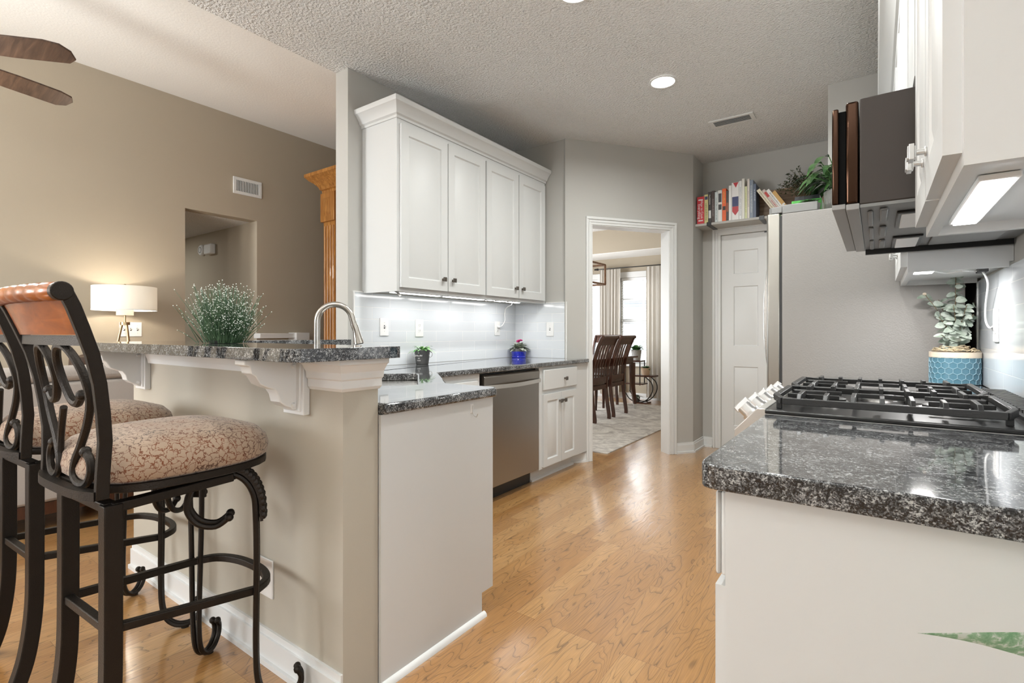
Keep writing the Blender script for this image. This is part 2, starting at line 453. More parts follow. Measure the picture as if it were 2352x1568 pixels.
M['dot'] = plain('pale_bud', (.75, .78, .72), .6)
M['pink'] = plain('magenta_petal', (.50, .02, .16), .5)
M['stem'] = plain('plant_stem', (.14, .10, .05), .7)
M['varieg'] = variegated_mat()
M['rug'] = rug_mat()
M['glass'] = glass_mat()
M['sheer'] = sheer_mat()
M['shade'] = shade_mat()
M['blind'] = plain('white_blind', (.85, .85, .84), .5)
M['board'] = wood_mat('pale_board_wood', (.20, .125, .08), (.42, .30, .205), (1.5, 30, 30), .55)
M['lantern'] = wood_mat('rustic_lantern_wood', (.12, .055, .025), (.26, .14, .07), (30, 30, 30), .5)
M['siding'] = plain('neighbour_siding', (.34, .36, .38), .8)
def solid(c, rough=.5):
    k = 'paint_%02x%02x%02x' % tuple(int(255*x) for x in c)
    if k not in M: M[k] = plain(k, c, rough)
    return M[k]

# ------------------------------------------------------------------ structure
CZ = 2.84
XW = -2.755          # kitchen wall behind the sink run
XR = 0.385           # wall behind the range
P0 = Vector((-2.197, 3.90)); DW = Vector((.594, .804)); NW = Vector((.804, -.594))
def dwp(s, n, z):    # point on the doorway wall: along, out of it, height
    p = P0 + DW*s + NW*n
    return (p.x, p.y, z)
def dwbox(m, s0, s1, n0, n1, z0, z1):
    return m.hexa([dwp(s0, n1, z0), dwp(s1, n1, z0), dwp(s1, n0, z0), dwp(s0, n0, z0)],
                  [dwp(s0, n1, z1), dwp(s1, n1, z1), dwp(s1, n0, z1), dwp(s0, n0, z1)])

struct(B(-7.6, 2.6, -2.7, 8.6, -.06, 0).build('floor', M['floor'], smooth=0))
struct(MB().prism([(-2.875, -2.7), (2.6, -2.7), (2.6, 8.6), (-5.2, 8.6), (-5.2, 4.25), (-2.875, 4.25)], 'z', CZ, CZ+.06).build('ceiling', M['ceil'], smooth=0))
sl = .179
struct(MB().prism([(-2.875, CZ), (-7.6, CZ + sl*4.725), (-7.6, CZ + sl*4.725 + .06), (-2.875, CZ+.06)], 'y', -2.7, 4.25).build('ceiling_great_room', M['ceil2'], smooth=0))
struct(MB().prism([(-2.95, .945), (-1.300, .945), (-1.300, 1.077), (-2.755, 1.077), (-2.755, 2.04), (-2.88, 2.04), (-2.88, 1.077), (-2.95, 1.077)], 'z', 0, 1.062).build('wall_bar', M['barwall'], smooth=0))
struct(B(-2.88, XW, 2.04, 4.02, 0, CZ).build('wall_left', M['wall'], smooth=0))
struct(B(XW, -2.197, 3.90, 4.02, 0, CZ).build('wall_return', M['wall'], smooth=0))
m = MB()
dwbox(m, -.02, .235, -.12, 0, 0, CZ); dwbox(m, 1.045, 1.308, -.12, 0, 0, CZ); dwbox(m, .235, 1.045, -.12, 0, 2.11, CZ)
struct(m.build('wall_doorway', M['wall'], smooth=0))
struct(B(-1.53, -1.419, 4.953, 5.41, 0, CZ).build('wall_pantry_side', M['wall'], smooth=0))
m = MB().box(-1.419, -1.245, 5.285, 5.41, 0, CZ).box(-.48, XR, 5.285, 5.41, 0, CZ).box(-1.245, -.48, 5.285, 5.41, 2.10, CZ)
struct(m.build('wall_far', M['wall'], smooth=0))
struct(B(-.268, XR, 4.10, 5.285, 0, CZ).build('wall_fridge_alcove', M['wall'], smooth=0))
struct(B(XR, XR+.12, .2, 5.41, 0, CZ).build('wall_right', M['wall'], smooth=0))
struct(B(XR+.12, 2.6, .2, .32, 0, CZ).build('wall_right_return', M['wall'], smooth=0))
# great room
m = MB()
m.box(-5.12, -5.0, -2.7, 1.987, 0, 3.22); m.box(-5.12, -5.0, 2.632, 4.25, 0, 3.22); m.box(-5.12, -5.0, 1.987, 2.632, 2.25, 3.22)
struct(m.build('wall_great_room', M['tan'], smooth=0))
struct(B(-5.12, -2.88, 4.13, 4.25, 0, 3.22).build('wall_great_room_end', M['tan'], smooth=0))
struct(B(-7.6, -5.12, 2.632, 2.75, 0, 2.3).build('wall_hall', M['tan'], smooth=0))
struct(B(-7.6, -5.12, .9, 1.0, 0, 2.3).build('wall_hall_near', M['tan'], smooth=0))
struct(B(-7.6, -7.5, 1.0, 2.632, 0, 2.3).build('wall_hall_end', M['tan'], smooth=0))
struct(B(-7.6, -5.12, .9, 2.75, 2.25, 2.32).build('ceiling_hall', M['ceil'], smooth=0))
# rear (behind the camera) with wide window openings
m = MB()
for a, b_ in ((-7.6, -5.2), (-4.0, -3.1), (-2.2, 2.6)): m.box(a, b_, -2.7, -2.6, 0, 3.7)
for a, b_ in ((-5.2, -4.0), (-3.1, -2.2)): m.box(a, b_, -2.7, -2.6, 0, 1.0); m.box(a, b_, -2.7, -2.6, 2.1, 3.7)
struct(m.build('wall_rear', M['wall'], smooth=0))
m = MB().box(2.5, 2.6, -2.6, -1.4, 0, CZ).box(2.5, 2.6, -.6, .2, 0, CZ).box(2.5, 2.6, -1.4, -.6, 0, 1.0).box(2.5, 2.6, -1.4, -.6, 2.1, CZ)
struct(m.build('wall_breakfast_side', M['wall'], smooth=0))
struct(B(-7.6, -7.5, -2.7, .9, 0, 3.7).build('wall_great_room_side', M['tan'], smooth=0))
# dining room
YD = 8.40
WINS = [(-3.66, -2.88), (-4.86, -4.10)]
WZ0, WZ1 = .60, 2.10
m = MB()
xs = [-5.2, -4.86, -4.10, -3.66, -2.88, -1.4]
for i in (0, 2, 4): m.box(xs[i], xs[i+1], YD, YD+.12, 0, CZ)
for a, b_ in WINS: m.box(a, b_, YD, YD+.12, 0, WZ0); m.box(a, b_, YD, YD+.12, WZ1, CZ)
struct(m.build('wall_dining_far', M['tan'], smooth=0))
struct(B(-5.2, -1.53, 7.75, YD, 2.46, CZ).build('trim_soffit', M['tan'], smooth=0))
struct(B(-5.2, -1.53, 7.752, YD, 2.452, 2.46).build('ceiling_bay', M['ceil2'], smooth=0))
m = MB().box(-5.2, -5.08, 4.25, 5.2, 0, CZ).box(-5.2, -5.08, 7.2, YD, 0, CZ).box(-5.2, -5.08, 5.2, 7.2, 0, .7).box(-5.2, -5.08, 5.2, 7.2, 2.2, CZ)  # opening added for the unseen fill light on this wall
struct(m.build('wall_dining_left', M['tan'], smooth=0))
struct(B(-1.53, -1.41, 5.41, YD, 0, CZ).build('wall_dining_right', M['tan'], smooth=0))
struct(B(-5.08, -2.88, 4.251, 4.27, 0, CZ).build('wall_dining_near', M['tan'], smooth=0))
for i, (a, b_) in enumerate(WINS):
    w = thing('window_%d' % (i+1), 'white framed dining room window with muntins' + (' between the curtains' if i == 0 else ' left of the curtains'), 'window', ((a+b_)/2, YD, WZ0))
    del w['category']; struct(w)
    m = MB(); c = .07
    m.box(a-c, a, YD-.02, YD+.03, WZ0-c, WZ1+c).box(b_, b_+c, YD-.02, YD+.03, WZ0-c, WZ1+c).box(a-c, b_+c, YD-.025, YD+.03, WZ1, WZ1+c+.03).box(a-c, b_+c, YD-.05, YD+.03, WZ0-.04, WZ0)
    m.build('window_casing', M['trim'], w, bevel=.004)
    m = MB()
    for q in (a, (a+b_)/2-.012, b_-.03): m.box(q, q+.03 if q != (a+b_)/2-.012 else q+.024, YD+.05, YD+.08, WZ0, WZ1)
    for q, t in ((WZ0, .04), (1.33, .05), (WZ1-.04, .04), (.97, .02), (1.72, .02)): m.box(a+.001, b_-.001, YD+.052, YD+.078, q, q+t)
    m.build('sash', M['trim'], w)
    B(a, b_, YD+.063, YD+.067, WZ0, WZ1).build('pane', M['glass'], w, smooth=0)
    m = MB(); z = WZ0 + .03
    while z < WZ1 - .03:
        m.hexa([(a+.01, YD+.008, z), (b_-.01, YD+.008, z), (b_-.01, YD+.043, z+.010), (a+.01, YD+.043, z+.010)],
               [(a+.01, YD+.008, z+.002), (b_-.01, YD+.008, z+.002), (b_-.01, YD+.043, z+.012), (a+.01, YD+.043, z+.012)])
        z += .045
    m.box(a+.01, b_-.01, YD+.005, YD+.045, WZ1-.05, WZ1-.002)
    m.build('blind', M['blind'], w, smooth=0)

# ------------------------------------------------------------------ trims and baseboards
def base(name, pts, nrm, h=.10, t=.014):
    m = MB()
    for (a, b_), n in zip(zip(pts[:-1], pts[1:]), nrm):
        a = Vector(a); b_ = Vector(b_); n = Vector(n)
        for t_, z0, z1 in ((t, 0, h*.80), (t*.55, h*.80, h), (t*1.7, 0, .018)):
            q = [a, b_, b_ + n*t_, a + n*t_]
            if (b_-a).x*n.y - (b_-a).y*n.x < 0: q = q[::-1]
            m.hexa([(p.x, p.y, z0) for p in q], [(p.x, p.y, z1) for p in q])
    return struct(m.build(name, M['trim'], smooth=0))
base('baseboard_bar', [(-2.95, .945), (-1.300, .945)], [(0, -1)], .115)
pr = P0 + DW*1.113; pe = P0 + DW*1.308
base('baseboard_doorway_right', [tuple(pr), tuple(pe), (-1.419, 5.285), (-1.325, 5.285)], [tuple(NW), (1, 0), (0, -1)], .10)
pl0 = P0 + DW*.0; pl1 = P0 + DW*.177
base('baseboard_doorway_left', [tuple(pl0), tuple(pl1)], [tuple(NW)], .10)
base('baseboard_great_room', [(-5.0, -2.6), (-5.0, 1.987)], [(1, 0)], .10)
base('baseboard_dining', [(-5.08, YD), (-1.53, YD)], [(0, -1)], .10)
# doorway casing (stepped profile) and jamb
m = MB()
for s0, s1, t, zt in ((.177, .241, .012, 2.10), (.177, .197, .022, 2.148), (.203, .223, .017, 2.122), (1.042, 1.113, .012, 2.10), (1.091, 1.113, .022, 2.148), (1.064, 1.085, .017, 2.122)):
    dwbox(m, s0, s1, 0 if t == .012 else .012, t, 0, zt)
for z0, z1, t, e in ((2.10, 2.17, .012, 0), (2.148, 2.17, .022, 0), (2.122, 2.142, .017, .028)):
    dwbox(m, .177 + e, 1.113 - e, 0 if t == .012 else .012, t, z0, z1)
struct(m.build('trim_doorway_casing', M['trim'], smooth=0, bevel=.003))
m = MB(); dwbox(m, .225, .243, -.125, .005, 0, 2.11); dwbox(m, 1.037, 1.055, -.125, .005, 0, 2.11); dwbox(m, .225, 1.055, -.125, .005, 2.094, 2.112)
struct(m.build('trim_doorway_jamb', M['trim'], smooth=0))
# pantry door casing
m = MB()
for x0, x1, t, zt in ((-1.322, -1.245, .012, 2.10), (-1.322, -1.300, .024, 2.155), (-1.293, -1.270, .018, 2.128), (-.48, -.403, .012, 2.10)):
    m.box(x0, x1, 5.285-t, 5.285 if t == .012 else 5.273, 0, zt)
for z0, z1, t, e in ((2.10, 2.177, .012, 0), (2.155, 2.177, .024, 0), (2.128, 2.147, .018, .029)): m.box(-1.322+e, -.403-e, 5.285-t, 5.285 if t == .012 else 5.273, z0, z1)
struct(m.build('trim_pantry_casing', M['trim'], smooth=0, bevel=.003))

# raised panel slabs -------------------------------------------------
def frame_M(o, u, n):        # local x along u, local y along outward normal n, local z up
    u = Vector((*u, 0)).normalized(); n = Vector((*n, 0)).normalized()
    Mx = Matrix(((u.x, n.x, 0, o[0]), (u.y, n.y, 0, o[1]), (0, 0, 1, o[2]), (0, 0, 0, 1)))
    return Mx
def panel_slab(m, o, u, n, w, h, t, panels, rec=.009, rise=.0085, lip=.026):
    """door or drawer front: slab with recessed, raised fields; panels = (x0, z0, x1, z1)"""
    old = m.M; m.M = frame_M(o, u, n)
    m.box(0, w, 0, t - rec, 0, h)
    xs = sorted({0, w} | {p[0] for p in panels} | {p[2] for p in panels})
    zs = sorted({0, h} | {p[1] for p in panels} | {p[3] for p in panels})
    for i in range(len(xs)-1):
        for j in range(len(zs)-1):
            cx, cz = (xs[i]+xs[i+1])/2, (zs[j]+zs[j+1])/2
            if any(p[0] < cx < p[2] and p[1] < cz < p[3] for p in panels): continue
            m.box(xs[i], xs[i+1], t - rec, t, zs[j], zs[j+1])
    for x0, z0, x1, z1 in panels:
        g = .012; a = (x0+g, z0+g, x1-g, z1-g); k = lip + g
        b_ = (x0+k, z0+k, x1-k, z1-k); y0 = t - rec; y1 = t - rec + rise
        vs = [(a[0], y0, a[1]), (a[2], y0, a[1]), (a[2], y0, a[3]), (a[0], y0, a[3]), (b_[0], y1, b_[1]), (b_[2], y1, b_[1]), (b_[2], y1, b_[3]), (b_[0], y1, b_[3])]
        m.add(vs, [(0, 1, 5, 4), (1, 2, 6, 5), (2, 3, 7, 6), (3, 0, 4, 7), (4, 5, 6, 7)])
        # sloped sticking around the field
        for (p, q) in (((x0, z0), (x1, z0)), ((x1, z0), (x1, z1)), ((x1, z1), (x0, z1)), ((x0, z1), (x0, z0))):
            c = ((x0+x1)/2, (z0+z1)/2)
            def inn(r): return (r[0] + (.007 if r[0] < c[0] else -.007), r[1] + (.007 if r[1] < c[1] else -.007))
            pi, qi = inn(p), inn(q)
            m.add([(p[0], t-.001, p[1]), (q[0], t-.001, q[1]), (qi[0], y0, qi[1]), (pi[0], y0, pi[1])], [(0, 1, 2, 3)])
    m.M = old
def square_knob(name, parent, p, n, mat):
    m = MB(); n = Vector((*n, 0)).normalized(); u = Vector((-n.y, n.x, 0)); p = Vector(p)
    m.cyl(p, p + n*.004, .009, n=12); m.cyl(p, p + n*.018, .0055, n=12)
    for d0, d1, s in ((.016, .019, .011), (.019, .027, .0145), (.027, .029, .012)):
        c0 = p + n*d0; c1 = p + n*d1
        q = [u*s + Vector((0, 0, s)), -u*s + Vector((0, 0, s)), -u*s - Vector((0, 0, s)), u*s - Vector((0, 0, s))]
        m.loft([[c0 + k for k in q], [c1 + k for k in q]])
    return m.build(name, mat, parent, bevel=.002)
CABD = .05
def cab_panels(w, h, s=.06): return [(s, s, w-s, h-s)]

# pantry door
d = thing('door_1', 'white six panel pantry door partly hidden by the refrigerator', 'door', (-.86, 5.30, 0)); del d['category']; struct(d)
W, H = .765, 2.085
m = MB(); st = .115
cols = [(st, W/2 - .05), (W/2 + .05, W - st)]
rows = [(.22, .80), (1.0, 1.58), (1.70, 1.93)]
panel_slab(m, (-1.245, 5.335, .012), (1, 0), (0, -1), W, H, .035, [(c0, r0, c1, r1) for c0, c1 in cols for r0, r1 in rows], rec=.010, rise=.007, lip=.03)
m.build('door_panel', M['trim'], d)
m = MB(); m.cyl((-.545, 5.30, .95), (-.545, 5.25, .95), .012); m.ball((-.545, 5.235, .95), .027)
m.build('door_knob', M['nickel'], d)

# ------------------------------------------------------------------ tile backsplashes (wall finish)
m = B(XW-.001, XW+.009, 2.085, 3.90, .9145, 1.405)
struct(m.build('wall_left_tile', M['tile'], smooth=0))
struct(B(XW+.009, -2.203, 3.891, 3.901, .9145, 1.405).build('wall_return_tile', M['tile'], smooth=0))
struct(B(XR-.010, XR+.001, .60, 3.105, .9145, 1.372).build('wall_right_tile', M['tile'], smooth=0))
m = MB().box(XW, XW+.012, 2.078, 2.085, .9145, 1.412).box(XW, XW+.012, 2.085, 2.15, 1.405, 1.412)
m.box(-2.206, -2.198, 3.889, 3.90, .9145, 1.405).box(-2.41, -2.198, 3.889, 3.90, 1.405, 1.412)
m.box(XR-.013, XR, 3.105, 3.113, .9145, 1.372)
struct(m.build('trim_tile_edge', M['plastic'], smooth=0))

# ------------------------------------------------------------------ granite tops
def slab(name, outline, z0, z1, hole=None, bev=.008, parent=None, label=None):
    bm = bmesh.new()
    loops = [outline] + ([hole] if hole else [])
    edges = []
    for lp in loops:
        vs = [bm.verts.new((x, y, z0)) for x, y in lp]
        for i in range(len(vs)): edges.append(bm.edges.new((vs[i], vs[(i+1) % len(vs)])))
    bmesh.ops.triangle_fill(bm, edges=edges, use_beauty=True, use_dissolve=False)
    ex = bmesh.ops.extrude_face_region(bm, geom=list(bm.faces))
    bmesh.ops.translate(bm, verts=[v for v in ex['geom'] if isinstance(v, bmesh.types.BMVert)], vec=(0, 0, z1 - z0))
    m = MB(); bm.verts.ensure_lookup_table()
    m.v = [tuple(v.co) for v in bm.verts]
    m.f = [tuple(v.index for v in f.verts) for f in bm.faces]
    bm.verts.index_update()
    m.f = [tuple(v.index for v in f.verts) for f in bm.faces]
    bm.free()
    return m.build(name, M['granite'], parent, bevel=bev, segs=3, smooth=30)
def rounded(pts, r, n=4):
    out = []; P = [Vector(p) for p in pts]; m = len(P)
    for i in range(m):
        rr = r[i] if isinstance(r, (list, tuple)) else r
        a, b_, c = P[i-1], P[i], P[(i+1) % m]
        if rr <= 0: out.append(tuple(b_)); continue
        p = b_ + (a-b_).normalized()*rr; q = b_ + (c-b_).normalized()*rr
        for k in range(n+1):
            t = k/n
            out.append(tuple((1-t)**2*p + 2*t*(1-t)*b_ + t*t*q))
    return out
bar = rounded([(-2.95, .74), (-1.21, .74), (-1.21, 1.105), (-2.70, 1.105), (-2.70, 2.035), (-2.95, 2.035)], [.03, .03, .03, 0, .02, .01], 3)
tag(slab('bar_countertop', bar, 1.062, 1.098, bev=.010), 'raised black and grey granite bar top above the stools, turning behind the sink', 'countertop')
A = Vector((-2.08, 2.0)); Bq = Vector((-1.615, 1.55)); D1 = (Bq-A).normalized(); D2 = Vector((D1.y, -D1.x))
if D2.x > 0: D2 = -D2
sink_c = [A, Bq, Bq + D2*.42, A + D2*.42]
sink_hole = rounded([tuple(p) for p in sink_c], .06, 6)
g = .003
top = [(-1.268, 1.079), (-1.268, 1.665), (-1.294, 1.692), (-1.570, 1.692), (-2.045, 2.125), (-2.045, 4.02), (-2.080, 4.055), (-2.197+.01, 3.90-g), (XW+g, 3.90-g), (XW+g, 1.079)]
tag(slab('sink_countertop', top, .8775, .9135, hole=sink_hole, bev=.009), 'black granite countertop with the corner sink under the white wall cabinets', 'countertop')
tag(slab('range_countertop', rounded([(-.252, .905), (XR-.012, .905), (XR-.012, 1.556), (-.252, 1.556)], [.035, 0, 0, 0]), .872, .914, bev=.012), 'large black and grey granite countertop in the foreground beside the gas range', 'countertop')
tag(slab('corner_countertop', [(-.252, 2.404), (XR-.012, 2.404), (XR-.012, 3.10), (-.252, 3.10)], .872, .914, bev=.008), 'short granite countertop between the range and the refrigerator, under the teal pot', 'countertop')

# sink
s = thing('kitchen_sink', 'undermount stainless steel corner sink set in the granite', 'sink', ((sink_c[0].x+sink_c[2].x)/2, (sink_c[0].y+sink_c[2].y)/2, .68))
oc = Vector(((sink_c[0].x+sink_c[2].x)/2, (sink_c[0].y+sink_c[2].y)/2))
def sr(k, z): return [(oc.x + (x-oc.x)*k, oc.y + (y-oc.y)*k, z) for x, y in sink_hole]
MB().loft([sr(1.09, .876), sr(1.02, .876), sr(1.02, .872), sr(1.0, .74), sr(.93, .70), sr(.2, .692), sr(.21, .688), sr(.95, .694), sr(1.03, .735), sr(1.05, .868), sr(1.09, .868)], cap=True).build('basin', M['steel'], s)
MB().lathe([(.001, .694), (.04, .694), (.04, .698), (.03, .697), (.001, .696)], (oc.x, oc.y, 0)).build('drain', M['chrome'], s)
# faucet
fd = -D2; fb = Vector((-2.20, 1.452))
s = thing('faucet', 'brushed nickel gooseneck pull-down faucet standing behind the corner sink', 'faucet', (fb.x, fb.y, .914))
def fp(t, z): return (fb.x + fd.x*t, fb.y + fd.y*t, z)
MB().lathe([(.030, .914), (.030, .922), (.024, .93), (.021, .96), (.019, 1.0), (.001, 1.0)], (fb.x, fb.y, 0)).build('base', M['nickel'], s)
pts = [fp(0, .95), fp(0, 1.05), fp(0, 1.17)] + [fp(.083 - .083*math.cos(R(a)), 1.195 + .083*math.sin(R(a))) for a in range(0, 166, 12)]
pts += [fp(.176, 1.165)]
MB().tube(pts, .0145, 14).build('spout', M['nickel'], s)
MB().tube([fp(.170, 1.185), fp(.178, 1.165), fp(.183, 1.15), fp(.190, 1.115), fp(.196, 1.087)], [.0155, .017, .016, .021, .026], 16).build('spray_head', M['nickel'], s)
MB().tube([fp(.1955, 1.088), fp(.1965, 1.083)], .021, 16).build('nozzle', M['black'], s)
q = Vector((D1.x, D1.y))
MB().tube([(fb.x, fb.y, .975), (fb.x + q.x*.045, fb.y + q.y*.045, .98), (fb.x + q.x*.10, fb.y + q.y*.10, 1.01)], [.012, .010, .006], 10).build('handle', M['nickel'], s)

# ------------------------------------------------------------------ bar: corbels, mouldings
def corbel(xr, label):
    """bracket whose wall plate ends at xr on the right"""
    s = thing('corbel_bracket', label, 'bracket', (xr-.055, .945, .88), 'corbels under the bar top')
    m = MB(); m.box(xr-.115, xr, .921, .945, .878, 1.060); m.box(xr-.103, xr-.012, .915, .925, .89, 1.060)
    m.build('back_plate', M['trim'], s, bevel=.003)
    prof = [(.922, .895), (.925, 1.060), (.752, 1.060), (.752, 1.044), (.768, 1.040), (.772, 1.018), (.785, 1.010), (.80, .985), (.825, .972), (.845, .965), (.856, .948), (.862, .925), (.88, .91), (.90, .902), (.905, .895)]
    MB().prism(prof, 'x', xr-.088, xr-.030).build('scroll_body', M['trim'], s, bevel=.003)
    for z in (.912, 1.035):
        m = MB(); m.cyl((xr-.031, .905, z), (xr-.024, .905, z), .008, .005, 12)
        m.build('screw_cap', M['trim'], s)
    return s
corbel(-1.469, 'white scrolled corbel bracket under the bar top, nearer the column')
corbel(-2.741, 'white scrolled corbel bracket under the bar top at its far left end, by the sofa')
# moulding under the bar top along the wall, and the deeper cap around the wall end
m = MB()
m.prism([(.945, 1.0), (.930, 1.0), (.926, 1.02), (.915, 1.045), (.905, 1.060), (.945, 1.060)], 'x', -2.73, -1.58)
struct(m.build('trim_bar_moulding', M['trim'], smooth=0))
m = MB()
steps = [(.006, .962), (.014, .972), (.014, .995), (.020, 1.0), (.022, 1.02), (.034, 1.042), (.040, 1.045), (.040, 1.060), (.0, 1.060)]
rings = []
for o, z in [(0, .962)] + steps:
    rings.append([(-1.46, .945-o, z), (-1.300+o, .945-o, z), (-1.300+o, 1.077+o*.3, z), (-1.46, 1.077+o*.3, z)])
m.loft(rings, cap=True)
struct(m.build('trim_column_cap', M['trim'], smooth=0))

# ------------------------------------------------------------------ base cabinets, left run
s = thing('peninsula_cabinet', 'white end base cabinet of the peninsula with a plain side panel facing the aisle', 'cabinet', (-1.45, 1.36, 0))
MB().prism([(1.079, 0), (1.592, 0), (1.592, .095), (1.663, .095), (1.663, .8765), (1.079, .8765)], 'x', -1.300, -1.288).build('side_panel', M['white'], s, smooth=0)
B(-1.60, -1.300, 1.09, 1.643, .095, .8765).build('body', M['white'], s, smooth=0)
B(-1.60, -1.300, 1.09, 1.592, 0, .095).build('toe_kick', M['white'], s, smooth=0)
MB().prism([(-1.288, 0), (-1.272, 0), (-1.274, .010), (-1.281, .017), (-1.288, .019)], 'y', 1.079, 1.605).build('shoe_moulding', M['trim'], s)
m = MB(); panel_slab(m, (-1.312, 1.643, .115), (-1, 0), (0, 1), .275, .74, .020, cab_panels(.275, .74, .05)); m.build('door', M['white'], s)
# corner sink base with diagonal front
s = thing('sink_base_cabinet', 'white diagonal corner base cabinet below the sink', 'cabinet', (-2.2, 1.6, 0))
MB().prism([(-1.60, 1.09), (-1.60, 1.64), (-2.075, 2.12), (-2.075, 2.53), (-2.69, 2.53), (-2.69, 1.09)], 'z', .095, .66).build('body', M['white'], s, smooth=0)
MB().prism([(-1.60, 1.56), (-1.60, 1.645), (-2.072, 2.12), (-2.072, 2.535), (-2.15, 2.535), (-2.15, 2.09), (-1.64, 1.56)], 'z', .66, .8765).build('face_frame', M['white'], s, smooth=0)
MB().prism([(-1.68, 1.09), (-1.68, 1.59), (-2.14, 2.06), (-2.14, 2.53), (-2.69, 2.53), (-2.69, 1.09)], 'z', 0, .095).build('toe_kick', M['white'], s, smooth=0)
m = MB(); panel_slab(m, (-2.073, 2.50, .69), (0, -1), (1, 0), .355, .145, .018, []); m.build('false_drawer', M['white'], s, bevel=.003)
m = MB(); panel_slab(m, (-2.073, 2.50, .115), (0, -1), (1, 0), .355, .55, .018, cab_panels(.355, .55)); m.build('door', M['white'], s)

# dishwasher
s = thing('dishwasher', 'stainless steel dishwasher under the granite counter beside the white drawer cabinet', 'dishwasher', (-2.3, 2.89, 0))
B(-2.66, -2.10, 2.556, 3.236, .10, .868).build('tub', M['black'], s, smooth=0)
MB().box(-2.10, -2.062, 2.568, 3.232, .112, .79).build('door_panel', M['dwsteel'], s, bevel=.004)
MB().prism([(-2.10, .793), (-2.058, .793), (-2.056, .85), (-2.066, .862), (-2.10, .862)], 'y', 2.568, 3.232).build('control_panel', M['dwsteel'], s, bevel=.002)
pts = spline([(-2.064, 2.575, .785), (-2.045, 2.585, .785), (-2.028, 2.72, .783), (-2.020, 2.90, .781), (-2.028, 3.08, .783), (-2.045, 3.215, .785), (-2.064, 3.226, .785)], 6)
MB().bar(pts, .026, .012, (0, 0, 1)).build('handle', M['steel2'], s, bevel=.003)
B(-2.16, -2.15, 2.556, 3.236, .0, .10).build('toe_plate', M['black'], s, smooth=0)
# drawer base
s = thing('drawer_base_cabinet', 'white base cabinet with one drawer over two doors beside the dishwasher', 'cabinet', (-2.4, 3.56, 0))
MB().prism([(-2.69, 3.244), (-2.072, 3.244), (-2.072, 3.885), (-2.19, 3.885), (-2.69, 3.885)], 'z', .10, .8765).build('body', M['white'], s, smooth=0)
B(-2.69, -2.15, 3.244, 3.885, 0, .10).build('toe_kick', M['white'], s, smooth=0)
MB().prism([(-2.15, 0), (-2.132, 0), (-2.135, .012), (-2.15, .019)], 'y', 3.244, 3.90).build('shoe_moulding', M['trim'], s)
m = MB(); panel_slab(m, (-2.072, 3.815, .70), (0, -1), (1, 0), .525, .155, .020, []); dr = m.build('drawer', M['white'], s, bevel=.005)
square_knob('knob', dr, (-2.052, 3.60, .773), (1, 0), M['pewter'])
for y1, ky in ((3.5455, 3.325), (3.8125, 3.60)):
    m = MB(); panel_slab(m, (-2.072, y1, .115), (0, -1), (1, 0), .262, .553, .020, cab_panels(.262, .553, .052)); dr = m.build('door', M['white'], s)
    square_knob('knob', dr, (-2.052, (3.518 if y1 < 3.6 else 3.585), .60), (1, 0), M['pewter'])
# filler to the doorway wall
MB().prism([(-2.19, 3.886), (-2.074, 3.886), (-2.074, 4.03), (-2.085, 4.045)], 'z', .10, .8765).build('end_filler', M['white'], s, smooth=0)

# ------------------------------------------------------------------ wall cabinets, left run
for i, (y0, y1, d0, lab) in enumerate(((2.152, 3.014, ((2.171, 2.592), (2.600, 3.008)), 'white two door wall cabinet over the sink counter, nearer the column, with pewter knobs'),
    (3.014, 3.886, ((3.024, 3.448), (3.456, 3.862)), 'white two door wall cabinet over the sink counter, next to the doorway corner'))):
    s = thing('wall_cabinet', lab, 'cabinet', (-2.59, (y0+y1)/2, 1.40), 'wall cabinets over the sink run')
    m = MB().box(XW+.001, -2.42, y0, y1, 1.415, 2.50)
    m.box(-2.44, -2.42, y0, y1, 1.40, 1.415).box(XW+.012, -2.44, y0 if i == 0 else y1-.018, (y0+.018) if i == 0 else y1, 1.40, 1.415)
    m.build('body', M['white'], s, smooth=0)
    for k, (a, b_) in enumerate(d0):
        m = MB(); w = b_ - a
        panel_slab(m, (-2.42, b_, 1.425), (0, -1), (1, 0), w, 1.02, .020, cab_panels(w, 1.02, .062))
        dr = m.build('door', M['white'], s)
        square_knob('knob', dr, (-2.40, (b_-.048) if k == 0 else (a+.042), 1.503), (1, 0), M['pewter'])
def crown(rings_fn, mat, name, label, parent=None):
    m = MB(); rings_fn(m); return m.build(name, mat, parent, smooth=25)
m = MB()
cp = [(0, 2.478), (.008, 2.478), (.010, 2.492), (.022, 2.500), (.030, 2.520), (.052, 2.550), (.062, 2.556), (.066, 2.566), (.066, 2.585), (0, 2.585)]
m.loft([[(XW+.001, 2.152-o, z), (-2.42+o, 2.152-o, z), (-2.42+o, 3.893, z), (XW+.001, 3.893, z)] for o, z in cp])
tag(m.build('crown_moulding', M['white'], smooth=25), 'white stepped crown moulding on top of the cabinets over the sink counter', 'moulding')

# ------------------------------------------------------------------ under cabinet lights
def bar_light(name, label, c, lx, ly, z, watts, group, cord=None):
    s = thing(name, label, 'light', (c[0], c[1], z-.012), group)
    B(c[0]-lx/2, c[0]+lx/2, c[1]-ly/2, c[1]+ly/2, z-.010, z-.0005).build('housing', M['plastic'], s, bevel=.002)
    B(c[0]-lx/2+.006, c[0]+lx/2-.006, c[1]-ly/2+.012, c[1]+ly/2-.012, z-.014, z-.010).build('lens', M['lens'], s, bevel=.001)
    l = area_light('under_cabinet_glow', (c[0], c[1], z-.017), (0, 0, 0), lx*.9, ly*.9, watts, (1, .98, .96))
    l.parent = s; l.location = (0, 0, -.006)
    return s
for i, y in enumerate((2.45, 2.95, 3.45)):
    bar_light('cabinet_light', 'slim white light bar under the cabinets by the sink, ' + ('over the tin bucket side' if i == 0 else 'in the middle of the run' if i == 1 else 'nearest the corner'), (-2.56, y), .05, .46, 1.4145, .8, 'light bars under the cabinets by the sink')
